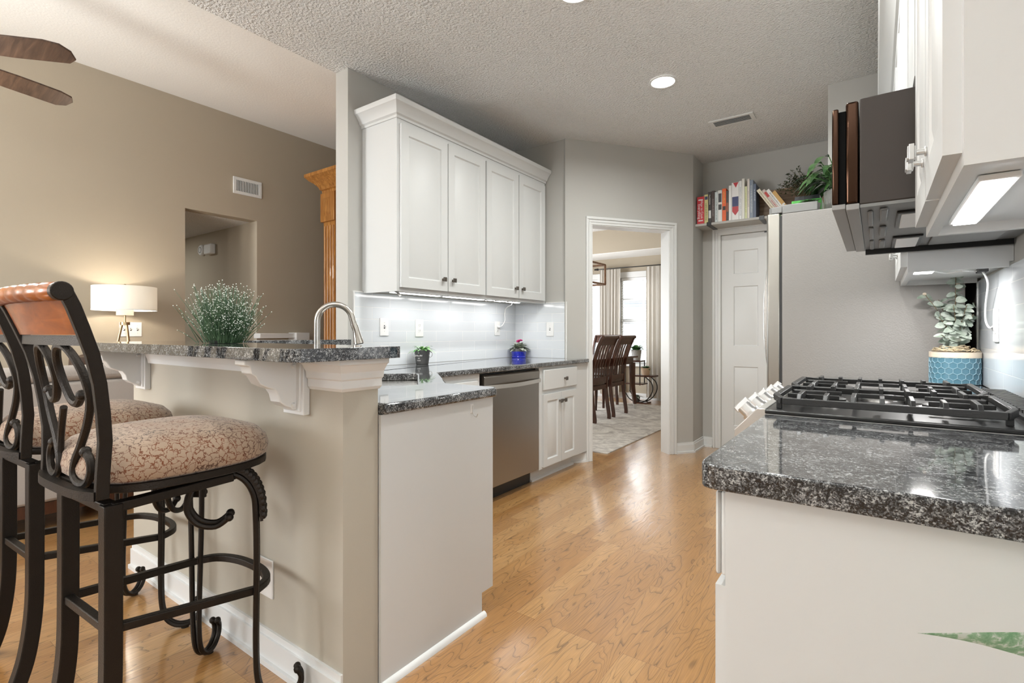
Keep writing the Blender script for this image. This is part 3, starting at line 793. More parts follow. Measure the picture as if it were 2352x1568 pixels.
m = MB().bar([(-2.47, 2.17, 1.410), (-2.455, 2.19, 1.395), (-2.44, 2.20, 1.372)], .004, .018, (1, 0, 0))
tag(m.build('loose_cable_clip', M['steel2']), 'grey strip hanging loose under the near end of the wall cabinets', 'strip')
pts = spline([(-2.50, 3.50, 1.405), (-2.58, 3.60, 1.385), (-2.68, 3.655, 1.36), (-2.715, 3.68, 1.31), (-2.72, 3.69, 1.25), (-2.725, 3.655, 1.205), (-2.728, 3.62, 1.195), (-2.735, 3.613, 1.195)], 8)
tag(MB().tube(pts, .0035, 8).build('power_cord', M['plastic']), 'white power cord hanging from the cabinet light to the tile outlet', 'cord')
pts = spline([(-2.48, 3.10, 1.398), (-2.50, 3.2, 1.392), (-2.47, 3.28, 1.400), (-2.50, 3.36, 1.392), (-2.48, 3.42, 1.399), (-2.50, 3.50, 1.405)], 6)
tag(MB().tube(pts, .003, 6).build('light_wire', M['plastic']), 'white wire clipped along the cabinet underside by the corner', 'cord')

# ------------------------------------------------------------------ plates
def plate(name, label, cat, c, n, w, h, kind, group=None):
    n = Vector((*n, 0)).normalized(); u = Vector((-n.y, n.x, 0)); c = Vector(c)
    s = thing(name, label, cat, tuple(c), group)
    Mx = Matrix(((u.x, n.x, 0, c.x), (u.y, n.y, 0, c.y), (0, 0, 1, c.z), (0, 0, 0, 1)))
    def mk(): q = MB(); q.M = Mx; return q
    mk().box(-w/2, w/2, 0, .006, -h/2, h/2).build('cover_plate', M['plastic'], s, bevel=.002)
    if kind == 'outlet':
        for z in (.020, -.020):
            q = mk(); q.M = Mx @ Matrix.Translation((0, .006, z)) @ Matrix.Rotation(R(-90), 4, 'X'); q.lathe([(.0165, 0), (.0165, .002), (.001, .002)], n=20)
            f = q.build('receptacle', M['plastic'], s)
            for a in (-.006, .006): mk().box(a-.001, a+.001, .0081, .0086, z-.001, z+.007).build('slot', M['slot'], f, smooth=0)
            mk().box(-.002, .002, .0081, .0086, z-.009, z-.006).build('ground_slot', M['slot'], f, smooth=0)
    elif kind == 'toggle':
        k = max(1, int(round(w/.046)) - 0) if w > .1 else 1
        for i in range(k):
            a = (i - (k-1)/2)*.046
            q = mk(); q.box(a-.005, a+.005, .006, .0065, -.012, .012); q.build('toggle_slot', M['slot'], s, smooth=0)
            q = mk(); q.hexa([(a-.004, .006, -.006), (a+.004, .006, -.006), (a+.004, .006, .004), (a-.004, .006, .004)][::-1], [(a-.0035, .018, .004), (a+.0035, .018, .004), (a+.0035, .018, .010), (a-.0035, .018, .010)][::-1])
            q.build('toggle', M['plastic'], s, bevel=.001)
            for z in (.03, -.03): mk().cyl((a, .006, z), (a, .007, z), .0028, n=8).build('screw', M['steel2'], s)
    elif kind == 'decora':
        mk().box(-.0165, .0165, .006, .009, -.033, .033).build('insert', M['plastic'], s, bevel=.001)
        mk().box(-.008, .006, .009, .0095, -.024, -.021).build('slot', M['slot'], s, smooth=0)
        if 'cord' in label:
            mk().box(-.009, .009, .009, .03, .008, .026).build('plug', M['plastic'], s, bevel=.004)
    return s
G = 'plates on the backsplash'
plate('light_switch', 'white toggle switch plate on the tile nearest the faucet', 'switch', (XW+.009, 2.326, 1.18), (1, 0), .075, .122, 'toggle')
plate('wall_outlet', 'white double outlet on the tile above the tin bucket', 'outlet', (XW+.009, 2.656, 1.175), (1, 0), .078, .128, 'outlet')
plate('wall_outlet', 'white outlet with the light cord plugged in, near the tile corner', 'outlet', (XW+.009, 3.606, 1.178), (1, 0), .075, .125, 'decora')
plate('light_switch', 'white toggle switch plate on the short tile return above the blue pot', 'switch', (-2.366, 3.891, 1.172), (0, -1), .075, .125, 'toggle')
plate('wall_outlet', 'white double outlet low on the bar wall behind the near stool', 'outlet', (-1.726, .945, .29), (0, -1), .085, .132, 'outlet')
plate('light_switch', 'white three gang switch plate on the tan wall behind the lamp', 'switch', (-5.0, 1.58, 1.168), (1, 0), .155, .118, 'toggle')
plate('wall_outlet', 'white outlet plate on the tile right of the eucalyptus plant', 'outlet', (XR-.010, 2.648, 1.17), (-1, 0), .085, .13, 'decora')
# hook
s = thing('wall_hook', 'small clear adhesive hook on the peninsula side panel', 'hook', (-1.290, 1.529, .82))
B(-1.290, -1.286, 1.520, 1.538, .825, .862).build('backing', M['plastic'], s, bevel=.003)
MB().tube(spline([(-1.285, 1.531, .855), (-1.283, 1.531, .835), (-1.279, 1.531, .818), (-1.268, 1.533, .812), (-1.262, 1.535, .824)], 5), .0016, 6).build('wire', M['steel2'], s)

# ------------------------------------------------------------------ ceiling fittings
for i, y in enumerate((3.393, 2.24, 1.05, -.2, 2.30)):  # the last three are added out of view to brighten the kitchen
    x = (-1.172, -1.22, -1.22, -1.22, -.45)[i]
    s = thing('recessed_light', ('lit round recessed ceiling light above the aisle near the doorway', 'lit round recessed ceiling light at the top edge of the photo', 'added round recessed ceiling light above the foreground, out of view', 'added unseen recessed ceiling light behind the viewer', 'added unseen recessed ceiling light in front of the range')[i], 'light', (x, y, CZ-.008), 'recessed ceiling lights')
    MB().lathe([(.090, CZ-.0005), (.090, CZ-.006), (.078, CZ-.008), (.072, CZ-.002), (.072, CZ-.0005)], (x, y, 0), 32, cap=False).build('trim_ring', M['trim'], s)
    MB().lathe([(.001, CZ-.004), (.073, CZ-.004), (.073, CZ-.001), (.001, CZ-.001)], (x, y, 0), 32).build('lens', M['lens2'], s)
    l = bpy.data.lights.new('can_beam', 'AREA'); l.shape = 'DISK'; l.size = .13; l.energy = (15, 10, 7, 4, 16)[i]; l.color = WARM; l.spread = R(165)
    o = bpy.data.objects.new('can_beam', l); COL.objects.link(o); o.parent = s; o.location = (0, 0, -.003)
s = thing('fill_pendant', 'added opal bowl pendant behind the viewer, throwing fill light on the ceiling', 'lamp', (-.9, -1.3, 2.15))  # unseen pendant, added as an uplight to lift the kitchen ceiling
MB().lathe([(.001, 2.15), (.12, 2.165), (.20, 2.21), (.235, 2.28), (.23, 2.28), (.19, 2.215), (.11, 2.175), (.001, 2.16)], (-.9, -1.3, 0), 32).build('glass_bowl', M['shade'], s)
MB().cyl((-.9, -1.3, 2.16), (-.9, -1.3, CZ-.02), .006).build('rod', M['nickel'], s)
MB().lathe([(.001, CZ-.03), (.06, CZ-.02), (.06, CZ-.0005), (.001, CZ-.0005)], (-.9, -1.3, 0)).build('canopy', M['nickel'], s)
l = bpy.data.lights.new('pendant_fill', 'AREA'); l.shape = 'DISK'; l.size = .30; l.energy = 58; l.color = (.97, 1, .98)
o = bpy.data.objects.new('pendant_fill', l); COL.objects.link(o); o.parent = s; o.location = (0, 0, .10); o.rotation_euler = (R(180), 0, 0)
s = thing('fill_torchiere', 'added unseen floor lamp throwing fill light on the great room ceiling', 'lamp', (-4.5, -1.6, 0))  # unseen floor lamp, added to brighten the sloped ceiling
MB().lathe([(.001, 0), (.14, 0), (.14, .02), (.02, .035), (.014, .06), (.014, 1.70), (.001, 1.70)], (-4.5, -1.6, 0), 28).build('pole', M['iron'], s)
MB().lathe([(.02, 1.69), (.10, 1.73), (.15, 1.80), (.145, 1.80), (.09, 1.74), (.001, 1.71)], (-4.5, -1.6, 0), 28).build('bowl', M['iron'], s)
l = bpy.data.lights.new('torchiere_fill', 'AREA'); l.shape = 'DISK'; l.size = .22; l.energy = 34; l.color = (1, .98, .95)
o = bpy.data.objects.new('torchiere_fill', l); COL.objects.link(o); o.parent = s; o.location = (0, 0, 1.775); o.rotation_euler = (R(180), 0, 0)
s = thing('ceiling_vent', 'white louvred air vent in the kitchen ceiling', 'vent', (-.935, 4.33, CZ-.01))
vx, vy = -.935, 4.33
m = MB()
for a in ((vx-.165, vx-.135, vy-.05, vy+.05), (vx+.135, vx+.165, vy-.05, vy+.05), (vx-.165, vx+.165, vy-.075, vy-.05), (vx-.165, vx+.165, vy+.05, vy+.075)): m.box(*a, CZ-.008, CZ-.0005)
m.build('frame', M['trim'], s)
B(vx-.135, vx+.135, vy-.05, vy+.05, CZ-.003, CZ-.0005).build('duct', M['slot'], s, smooth=0)
for k in range(6):
    y = vy-.042 + k*.0168
    MB().hexa([(vx-.135, y, CZ-.009), (vx+.135, y, CZ-.009), (vx+.135, y+.006, CZ-.003), (vx-.135, y+.006, CZ-.003)], [(vx-.135, y+.002, CZ-.009), (vx+.135, y+.002, CZ-.009), (vx+.135, y+.008, CZ-.003), (vx-.135, y+.008, CZ-.003)]).build('louvre', M['trim'], s, smooth=0)
# wall vent in the great room
s = thing('wall_vent', 'white slatted air return vent high on the tan wall', 'vent', (-5.0, 2.538, 2.50))
m = MB()
y0, y1, z0, z1 = 2.401, 2.676, 2.478, 2.638
m.box(-5, -4.988, y0, y1, z0, z0+.028).box(-5, -4.988, y0, y1, z1-.028, z1).box(-5, -4.988, y0, y0+.028, z0+.028, z1-.028).box(-5, -4.988, y1-.028, y1, z0+.028, z1-.028)
m.build('frame', M['trim'], s, bevel=.002)
B(-5, -4.998, y0+.02, y1-.02, z0+.02, z1-.02).build('duct', M['slot'], s, smooth=0)
for k in range(14):
    y = y0 + .034 + k*.0155
    B(-4.998, -4.990, y, y+.006, z0+.027, z1-.027).build('slat', M['trim'], s, smooth=0)
s = thing('recessed_light', 'added unseen recessed ceiling light inside the hallway', 'light', (-6.6, 1.75, 2.242), 'recessed ceiling lights')  # fitting out of sight, added because the hall was too dark
MB().lathe([(.001, 2.243), (.073, 2.243), (.073, 2.249), (.001, 2.249)], (-6.6, 1.75, 0), 32).build('lens', M['lens2'], s)
l = bpy.data.lights.new('can_beam', 'AREA'); l.shape = 'DISK'; l.size = .13; l.energy = 8; l.color = WARM
o = bpy.data.objects.new('can_beam', l); COL.objects.link(o); o.parent = s; o.location = (0, 0, -.003)
# hall devices
s = thing('smoke_detector', 'round white detector on the hallway wall, left of the chime box', 'detector', (-6.156, 2.632, 2.066))
m = MB(); m.M = Matrix.Translation((-6.156, 2.632, 2.066)) @ Matrix.Rotation(R(90), 4, 'X'); m.lathe([(.06, 0), (.06, .025), (.052, .035), (.001, .036)], n=28); m.build('case', M['plastic'], s)
m = MB(); m.M = Matrix.Translation((-6.156, 2.596, 2.066)) @ Matrix.Rotation(R(90), 4, 'X'); m.lathe([(.030, 0), (.034, 0), (.034, .002), (.030, .002)], n=28, cap=False); m.build('ring', M['slot'], s)
tag(MB().box(-6.02, -5.86, 2.575, 2.632, 2.0, 2.11).build('door_chime', M['plastic'], bevel=.012), 'white boxy door chime on the hallway wall', 'chime')

# ------------------------------------------------------------------ ceiling fan
fx, fy, fz = -3.36, .17, 2.38
s = thing('ceiling_fan', 'ceiling fan with dark walnut blades at the upper left', 'fan', (fx, fy, fz-.12))
ctop = CZ + sl*(-2.875-fx)
MB().cyl((fx, fy, fz+.10), (fx, fy, ctop-.02), .012).build('downrod', M['iron'], s)
MB().lathe([(.02, ctop-.09), (.06, ctop-.06), (.075, ctop-.02), (.075, ctop), (.001, ctop)], (fx, fy, 0)).build('canopy', M['iron'], s)
MB().lathe([(.001, fz-.10), (.06, fz-.10), (.09, fz-.06), (.10, fz), (.10, fz+.06), (.05, fz+.11), (.001, fz+.11)], (fx, fy, 0), 28).build('motor', M['iron'], s)
MB().lathe([(.001, fz-.19), (.06, fz-.18), (.10, fz-.15), (.115, fz-.105), (.001, fz-.10)], (fx, fy, 0), 28).build('fill_bowl', M['lens'], s)  # bowl and its light are added to the fan to brighten the tan wall
l = bpy.data.lights.new('fan_fill', 'POINT'); l.energy = 21; l.shadow_soft_size = .10; l.color = WARM
o = bpy.data.objects.new('fan_fill', l); COL.objects.link(o); o.parent = s; o.location = (0, 0, -.20)
for a in (49.7, 104.5, 168, 228, 288, 348):
    m = MB(); m.M = Matrix.Translation((fx, fy, fz)) @ Matrix.Rotation(R(a), 4, 'Z') @ Matrix.Rotation(R(-13), 4, 'X')
    out = [(.16, -.045), (.45, -.068), (.62, -.070), (.675, -.055), (.70, -.015), (.695, .035), (.66, .062), (.45, .064), (.16, .045)]
    m.prism(out, 'z', -.004, .004); m.build('blade', M['fanwood'], s, bevel=.002)
    m = MB(); m.M = Matrix.Translation((fx, fy, fz)) @ Matrix.Rotation(R(a), 4, 'Z'); m.box(.08, .20, -.02, .02, .002, .010); m.build('blade_arm', M['iron'], s)

# ------------------------------------------------------------------ great room furniture
def cushion(m, x0, x1, y0, y1, z0, z1, p=4.0, n=20, k=8):
    rings = []
    for j in range(k+1):
        t = -1 + 2*j/k
        sc = (1 - abs(t)**p)**(1/p) if abs(t) < 1 else .0
        sc = max(sc, .03); rr = []
        for i in range(n):
            a = 2*math.pi*i/n; c, s_ = math.cos(a), math.sin(a)
            q = (abs(c)**p + abs(s_)**p)**(-1/p)
            rr.append(((x0+x1)/2 + (x1-x0)/2*q*c*(.86+.14*sc)*(sc if j in (0, k) else 1), (y0+y1)/2 + (y1-y0)/2*q*s_*(.86+.14*sc)*(sc if j in (0, k) else 1), (z0+z1)/2 + (z1-z0)/2*t))
        rings.append(rr)
    return m.loft(rings)
s = thing('sofa', 'taupe fabric sofa seen from behind with a dark wooden base rail', 'sofa', (-4.3, .1, 0))
MB().box(-4.08, -3.89, -1.1, 1.275, .16, .85).build('back_panel', M['sofa'], s, bevel=.02)
MB().box(-4.12, -3.885, -1.1, 1.275, .85, .938).build('back_roll', M['sofa'], s, bevel=.035, segs=4)
MB().box(-4.75, -4.08, -1.1, 1.275, .16, .42).build('seat_base', M['sofa'], s, bevel=.02)
for y0 in (-1.08, .10):
    q = MB(); cushion(q, -4.78, -4.12, y0, y0+1.16, .42, .56); q.build('seat_cushion', M['sofa'], s)
MB().box(-4.75, -3.90, -1.09, 1.265, .09, .16).build('base_rail', M['darkwood'], s)
for x in (-4.70, -3.97):
    for y in (-1.05, 1.22): MB().box(x, x+.05, y-.03, y+.03, 0, .09).build('leg', M['darkwood'], s)
s = thing('leather_cushion', 'dark brown leather cushion leaning behind the sofa back', 'cushion', (-4.25, 1.12, .56))
q = MB(); cushion(q, -4.30, -4.14, 1.0, 1.31, .57, 1.03, p=3); q.build('cover', M['leather'], s)
q = MB(); cushion(q, -4.21, -4.125, 1.0, 1.30, .86, 1.0, p=2.5); q.build('fold', M['leather'], s)
# side table and lamp
tx, ty = -4.72, 1.455
s = thing('side_table', 'small dark side table beneath the lamp beyond the sofa', 'table', (tx, ty, 0))
MB().lathe([(.001, .635), (.155, .635), (.155, .66), (.001, .66)], (tx, ty, 0), 32).build('table_top', M['darkwood'], s)
for a in (45, 135, 225, 315):
    c, sn = math.cos(R(a)), math.sin(R(a)); MB().cyl((tx+.09*c, ty+.09*sn, .635), (tx+.12*c, ty+.12*sn, 0), .014).build('leg', M['darkwood'], s)
s = thing('table_lamp', 'lit table lamp with white drum shade on brass tripod legs', 'lamp', (tx, ty, .66))
MB().lathe([(.205, 1.315), (.205, 1.495)], (tx, ty, 0), 48, cap=False).build('lamp_shade', M['shade'], s)
MB().lathe([(.207, 1.312), (.207, 1.318), (.203, 1.318), (.203, 1.312), (.207, 1.312)], (tx, ty, 0), 48, cap=False).build('shade_rim', M['trim'], s)
MB().lathe([(.055, 1.275), (.055, 1.33), (.001, 1.33)], (tx, ty, 0), 32, cap=False).build('diffuser', M['shade'], s)
MB().lathe([(.001, 1.497), (.010, 1.497), (.012, 1.505), (.006, 1.515), (.001, 1.517)], (tx, ty, 0), 12).build('finial', M['brass'], s)
MB().cyl((tx, ty, 1.20), (tx, ty, 1.497), .006).build('stem', M['brass'], s)
MB().lathe([(.001, 1.200), (.032, 1.200), (.032, 1.222), (.001, 1.222)], (tx, ty, 0), 24).build('collar', M['brass'], s)
for a in (10, 130, 250):
    c, sn = math.cos(R(a)), math.sin(R(a)); MB().cyl((tx+.018*c, ty+.018*sn, 1.21), (tx+.12*c, ty+.12*sn, .6605), .009, .007).build('leg', M['brass'], s)
l = bpy.data.lights.new('lamp_bulb', 'POINT'); l.energy = 6.5; l.shadow_soft_size = .03; l.color = (1, .90, .76)
o = bpy.data.objects.new('lamp_bulb', l); COL.objects.link(o); o.parent = s; o.location = (0, 0, 1.405-.66)

# oak built-in with cornice
ox, oy = -4.41, 3.0
s = thing('oak_mantel_unit', 'tall golden oak unit with a heavy cornice and fluted pilaster behind the kitchen wall', 'furniture', (-3.65, 3.3, 0))
B(-4.39, -2.95, 3.02, 3.55, 0, 2.50).build('carcass', M['oak'], s)
m = MB(); m.box(-4.41, -4.23, 2.985, 3.03, 0, 2.22)
for k in range(4): m.cyl((-4.385 + k*.044, 2.985, .25), (-4.385 + k*.044, 2.985, 2.18), .013, n=10)
m.build('pilaster', M['oak'], s)
m = MB(); m.box(-4.43, -4.21, 2.96, 3.03, 2.22, 2.50); f = m.build('corner_block', M['oak'], s, bevel=.004)
m = MB(); m.add([(-4.385, 2.96, 2.27), (-4.255, 2.96, 2.27), (-4.255, 2.96, 2.45), (-4.385, 2.96, 2.45), (-4.345, 2.945, 2.32), (-4.295, 2.945, 2.32), (-4.295, 2.945, 2.40), (-4.345, 2.945, 2.40)], [(0, 1, 5, 4), (1, 2, 6, 5), (2, 3, 7, 6), (3, 0, 4, 7), (4, 5, 6, 7)])
m.build('diamond_carving', M['oak'], f)
m = MB(); m.M = Matrix.Translation((-4.12, 3.02, 2.36)) @ Matrix.Rotation(R(90), 4, 'X')
m.lathe([(.085, 0), (.085, .03), (.07, .035), (.06, .02), (.03, .02), (.02, .035), (.001, .04)], n=28); m.build('rosette', M['oak'], s)
m = MB(); cp2 = [(0, 2.50), (.02, 2.505), (.02, 2.53), (.035, 2.54), (.045, 2.565), (.075, 2.60), (.11, 2.625), (.13, 2.65), (.14, 2.655), (.14, 2.685), (0, 2.685)]
m.loft([[(-4.41-o, 3.0-o, z), (-2.95, 3.0-o, z), (-2.95, 3.56, z), (-4.41-o, 3.56, z)] for o, z in cp2]); m.build('cornice', M['oak'], s, smooth=25)
# white ledge on the tan wall
s = thing('wall_ledge', 'white wooden ledge on the tan wall just beyond the bar', 'shelf', (-4.93, 3.0, 1.08))
B(-5.0, -4.88, 2.60, 3.10, 1.085, 1.135).build('shelf_board', M['trim'], s, bevel=.004)
B(-5.0, -4.85, 2.965, 3.115, 1.07, 1.142).build('end_block', M['trim'], s, bevel=.004)

# ------------------------------------------------------------------ bar stools
def make_stool():
    s = thing('bar_stool', 'x', 'stool', (0, 0, 0), 'bar stools at the granite bar')
    iron = M['iron']
    # rear legs: square tube, sabre curve towards the back
    for sx in (-1, 1):
        pts = spline([(sx*.142, -.203, .715), (sx*.142, -.203, .45), (sx*.144, -.206, .25), (sx*.150, -.225, .10), (sx*.156, -.255, 0)], 5)
        MB().bar(pts, .040, .040, (0, 1, 0)).build('leg', iron, s, bevel=.003)
    # front legs: two parallel rods each with scrolled head and foot
    for sx in (-1, 1):
        o = Vector((sx*.55, .835, 0)).normalized(); pp = Vector((-o.y, o.x, 0)); b0 = Vector((sx*.203, .185, 0)) - o*.042
        prof = [(-.070, .598), (-.105, .576), (-.150, .590), (-.176, .635), (-.165, .690), (-.125, .722), (-.075, .727), (-.032, .704), (-.006, .656), (0, .59), (.002, .48), (.001, .34), (.0, .20), (.004, .10), (.020, .045), (.055, .016), (.095, .016), (.122, .040), (.126, .072), (.115, .095)]
        ms = []
        m = MB()
        for e in (-1, 1):
            pts = []
            for k, (t, z) in enumerate(prof):
                off = .020 if z > .6 else .008 + .012*max(0, (z-.05))/.55
                pts.append(b0 + o*t + pp*e*off + Vector((0, 0, z)))
            pts = spline(pts, 5)
            m.tube(pts, .0085, 8)
            m.ball(pts[0], .0125, 8, 6); m.ball(pts[-1], .0115, 8, 6)
        m.cyl(b0 + o*.078 + Vector((0, 0, .010)), b0 + o*.078, .013, .014, 12)
        leg = m.build('leg', iron, s)
        # acanthus leaf on the knee
        q = MB(); crest = spline([b0 + o*t + Vector((0, 0, z)) for t, z in ((-.10, .738), (-.05, .733), (-.012, .700), (.010, .645), (.016, .575))], 4)
        q.bar(crest, .008, .05, tuple(o + Vector((0, 0, .6))))
        for k, c in enumerate(crest[1:-1]):
            for e in (-1, 1):
                q.ball(c + pp*e*.016 + o*.005 + Vector((0, 0, .003)), .011, 6, 5, 1, 1, 1.2)
            q.ball(c + o*.008 + Vector((0, 0, .004)), .007, 6, 5)
        q.build('leaf_ornament', iron, leg)
    # foot ring
    RL, RR_, FL, FR = (-.144, -.206, .405), (.144, -.206, .405), (-.180, .150, .362), (.180, .150, .362)
    m = MB()
    m.bar([RL, RR_], .022, .022, (0, 0, 1)); m.bar([RL, FL], .022, .022, (0, 0, 1)); m.bar([RR_, FR], .022, .022, (0, 0, 1))
    arc = spline([FL, (-.145, .205, .362), (-.06, .235, .362), (.06, .235, .362), (.145, .205, .362), FR], 5)
    m.bar(arc, .022, .022, (0, 0, 1))
    m.build('footrest', iron, s, bevel=.003)
    # apron below the seat
    m = MB(); a = [(-.142, -.203, .705), (.142, -.203, .705), (.165, .085, .718), (-.165, .085, .718)]
    for i in range(4): m.bar([a[i], a[(i+1) % 4]], .024, .030, (0, 0, 1))
    m.lathe([(.10, .725), (.10, .745), (.001, .745)], (0, 0, 0), 24)
    m.build('apron', iron, s, bevel=.003)
    # seat plate and cushion
    def seat_ring(k, z):
        r = []
        for i in range(40):
            an = 2*math.pi*i/40; c, sn = math.cos(an), math.sin(an)
            q = (abs(c)**3.2 + abs(sn)**3.2)**(-1/3.2)
            w = .232 - .016*(sn < 0)*abs(sn)
            r.append((w*q*c*k, -.012 + .232*q*sn*k, z))
        return r
    MB().loft([seat_ring(.95, .742), seat_ring(1.0, .747), seat_ring(1.0, .764), seat_ring(.96, .766)]).build('seat_frame', iron, s)
    MB().loft([seat_ring(.96, .765), seat_ring(1.01, .776), seat_ring(1.025, .80), seat_ring(.995, .828), seat_ring(.90, .852), seat_ring(.70, .868), seat_ring(.40, .877), seat_ring(.02, .880)]).build('seat', M['crackle'], s, smooth=60)
    # back posts
    def by(z): # y of the back at height z
        for (z0, y0), (z1, y1) in zip(((.74, -.236), (.88, -.232), (1.0, -.243), (1.10, -.266), (1.20, -.302), (1.26, -.330)), ((.88, -.232), (1.0, -.243), (1.10, -.266), (1.20, -.302), (1.26, -.330), (9, -.33))):
            if z <= z1: return y0 + (y1-y0)*(z-z0)/(z1-z0)
    def bx(z): return .184 + .044*max(0, (z-.80))/.44
    for sx in (-1, 1):
        pts = [(sx*bx(z), by(z), z) for z in (.742, .80, .88, .95, 1.02, 1.09, 1.15, 1.20, 1.232)]
        m = MB().bar(pts, .018, .027, (1, 0, 0))
        c = Vector((sx*bx(1.235), by(1.235)-.006, 1.232)); m.cyl(c - Vector((.011, 0, 0)), c + Vector((.011, 0, 0)), .021, n=20)
        m.build('back_post', iron, s, bevel=.002)
    # bottom bar and cross bar
    m = MB().bar(spline([(-.184, -.242, .752), (-.10, -.262, .752), (.10, -.262, .752), (.184, -.242, .752)], 5), .022, .022, (0, 0, 1)); m.build('lower_rail', iron, s)
    m = MB(); zc = 1.122; m.bar([(-bx(zc), by(zc), zc), (0, by(zc)-.018, zc), (bx(zc), by(zc), zc)], .024, .018, (0, 0, 1)); m.build('cross_bar', iron, s)
    # wooden head panel with grooved roll
    rings = []
    for i in range(13):
        u = -1 + 2*i/12; cv = -.020*(1-u*u); rg = []
        for z in (1.135, 1.17, 1.205, 1.225): rg.append((u*(bx(z)-.012), by(z)+cv-.009, z))
        for z in (1.225, 1.205, 1.17, 1.135): rg.append((u*(bx(z)-.012), by(z)+cv+.009, z))
        rings.append(rg)
    hp = MB().loft(rings); hp.build('head_panel', M['seatwood'], s)
    pts = [(u*(bx(1.235)-.012), by(1.235)-.020*(1-u*u)-.008, 1.232) for u in [-1 + 2*i/32 for i in range(33)]]
    rad = [.0215 if i % 4 else .0185 for i in range(33)]
    MB().tube(pts, rad, 14).build('roll_top', M['seatwood'], s, smooth=60)
    # scroll work, mirrored
    for sx in (-1, 1):
        c2 = [(.112, .988), (.085, .965), (.050, .975), (.022, 1.02), (.022, 1.07), (.055, 1.107), (.105, 1.100), (.143, 1.05), (.150, .985), (.128, .925), (.085, .865), (.055, .82), (.050, .785), (.078, .767), (.118, .772), (.138, .800), (.132, .830), (.108, .848)]
        pts = spline([(sx*x, by(z) - .014*(1-(x/.2)**2), z) for x, z in c2], 5)
        m = MB().tube(pts, .0095, 8)
        for e in (0, -1): m.ball(pts[e], .0135, 8, 6)
        m.build('back_scroll', iron, s)
    m = MB().tube(spline([(-.004, by(.95)-.014, .95), (-.05, by(.87)-.012, .88), (-.055, by(.80)-.012, .80)], 5), .008, 8); m.build('back_strut', iron, s)
    return s
st = make_stool()
st['label'] = 'nearer bar stool, dark bronze frame, crackle pattern seat and orange wood head panel'
st2 = copy_tree(st); st2['label'] = 'farther bar stool with crackle pattern seat, cut by the left edge of the photo'
st.location = (-1.70, .643, 0); st.rotation_euler = (0, 0, R(3))
st2.location = (-2.392, .640, 0); st2.rotation_euler = (0, 0, R(3))

# ------------------------------------------------------------------ plants on the bar and counter
def potted(name, label, cat, loc, group=None): return thing(name, label, cat, loc, group)
gx, gy = -2.125, .985
s = potted('grass_plant', 'bushy artificial grass with tiny white buds on the bar top', 'plant', (gx, gy, 1.098))
MB().lathe([(.001, 1.0985), (.050, 1.0985), (.054, 1.108), (.046, 1.110), (.001, 1.108)], (gx, gy, 0), 24).build('pot', M['slot'], s)
m = MB(); dots = MB(); rnd = random.Random(3)
for k in range(620):
    ux_ = rnd.gauss(0, .045); uy_ = rnd.gauss(0, .022); ux_ = max(-.10, min(.10, ux_))
    L_ = rnd.uniform(.12, .25)*(1 - .25*abs(ux_)/.10)
    d_ = Vector((ux_*7 + rnd.gauss(0, .20), uy_*7 + rnd.gauss(0, .16), 1)).normalized()
    p0 = Vector((gx + ux_, gy + uy_, 1.100))
    pts = [p0 + d_*L_*t + Vector((0, 0, -.06*(1-d_.z)*t*t)) for t in (0, .35, .7, 1)]
    if pts[-1].z < 1.105: continue
    m.tube(pts, [.0017, .0015, .0011, .0007], 3)
    for t in (rnd.uniform(.2, .6), rnd.uniform(.5, .9), 1.0):
        i = min(int(t*3), 2); q = pts[i].lerp(pts[i+1], t*3-i); dots.ball(q, .0021, 4, 3)
for a in (.35, .55, -.1):
    d_ = Vector((math.cos(a), .2*math.sin(a), .35))
    m.tube(spline([(gx+.05, gy, 1.10), (gx+.12, gy-.0, 1.14+a*.06), (gx+.22, gy, 1.18+a*.05)], 4), .0011, 3)
m.build('blades', M['grass'], s); dots.build('buds', M['dot'], s)

# tin bucket with trailing plant
bx_, by_ = -2.655, 2.60
s = potted('tin_bucket_planter', 'small grey tin bucket with a leafy green plant on the counter', 'plant', (bx_, by_, .914))
MB().lathe([(.001, .9145), (.043, .9145), (.045, .918), (.055, 1.005), (.058, 1.010), (.058, 1.016), (.052, 1.016), (.050, 1.0), (.001, .998)], (bx_, by_, 0), 28).build('bucket', M['tin'], s)
MB().lathe([(.001, .998), (.05, 1.0), (.03, 1.006), (.001, 1.008)], (bx_, by_, 0), 16).build('soil', M['soil'], s)
vd = Vector((-bx_, -by_, 0)).normalized(); vu = Vector((-vd.y, vd.x, 0))
m = MB()
for e in (-1, 1):
    c = Vector((bx_, by_, .995)) + vu*e*.055
    m.tube(spline([c + vu*e*.0 + Vector((0, 0, .012)), c + vu*e*.016 + vd*.01, c + vu*e*.012 - Vector((0, 0, .025)) + vd*.014, c - vu*e*.002 - Vector((0, 0, .03)) + vd*.016, c - vu*e*.008 + Vector((0, 0, -.01)) + vd*.018], 4), .0022, 6)
m.build('handle', M['chrome'], s)
td = (vd + vu*-.55).normalized(); ang = math.atan2(td.y, td.x) + math.pi/2
for k, (w_, z, sz) in enumerate((('LE', .998, .012), ('JARDIN', .977, .017), ('DE', .958, .012), ('MARIE', .942, .010))):
    rr = .0455 + (z-.918)*.108
    t_ = text('lettering', w_, sz, M['plastic'], s, (td.x*rr, td.y*rr, z-.914), (R(90-6), 0, ang), .0004)
m = MB(); rnd = random.Random(5)
for k in range(46):
    a = rnd.uniform(0, 6.28); r0 = rnd.uniform(0, .035); e_ = rnd.uniform(.2, 1.6)
    m.leaf((bx_+math.cos(a)*r0, by_+math.sin(a)*r0, 1.005+rnd.uniform(0, .02)), (math.cos(a), math.sin(a), e_), rnd.uniform(.05, .085), rnd.uniform(.016, .026), .6, .2, 4)
m.build('leaves', M['ivy'], s)
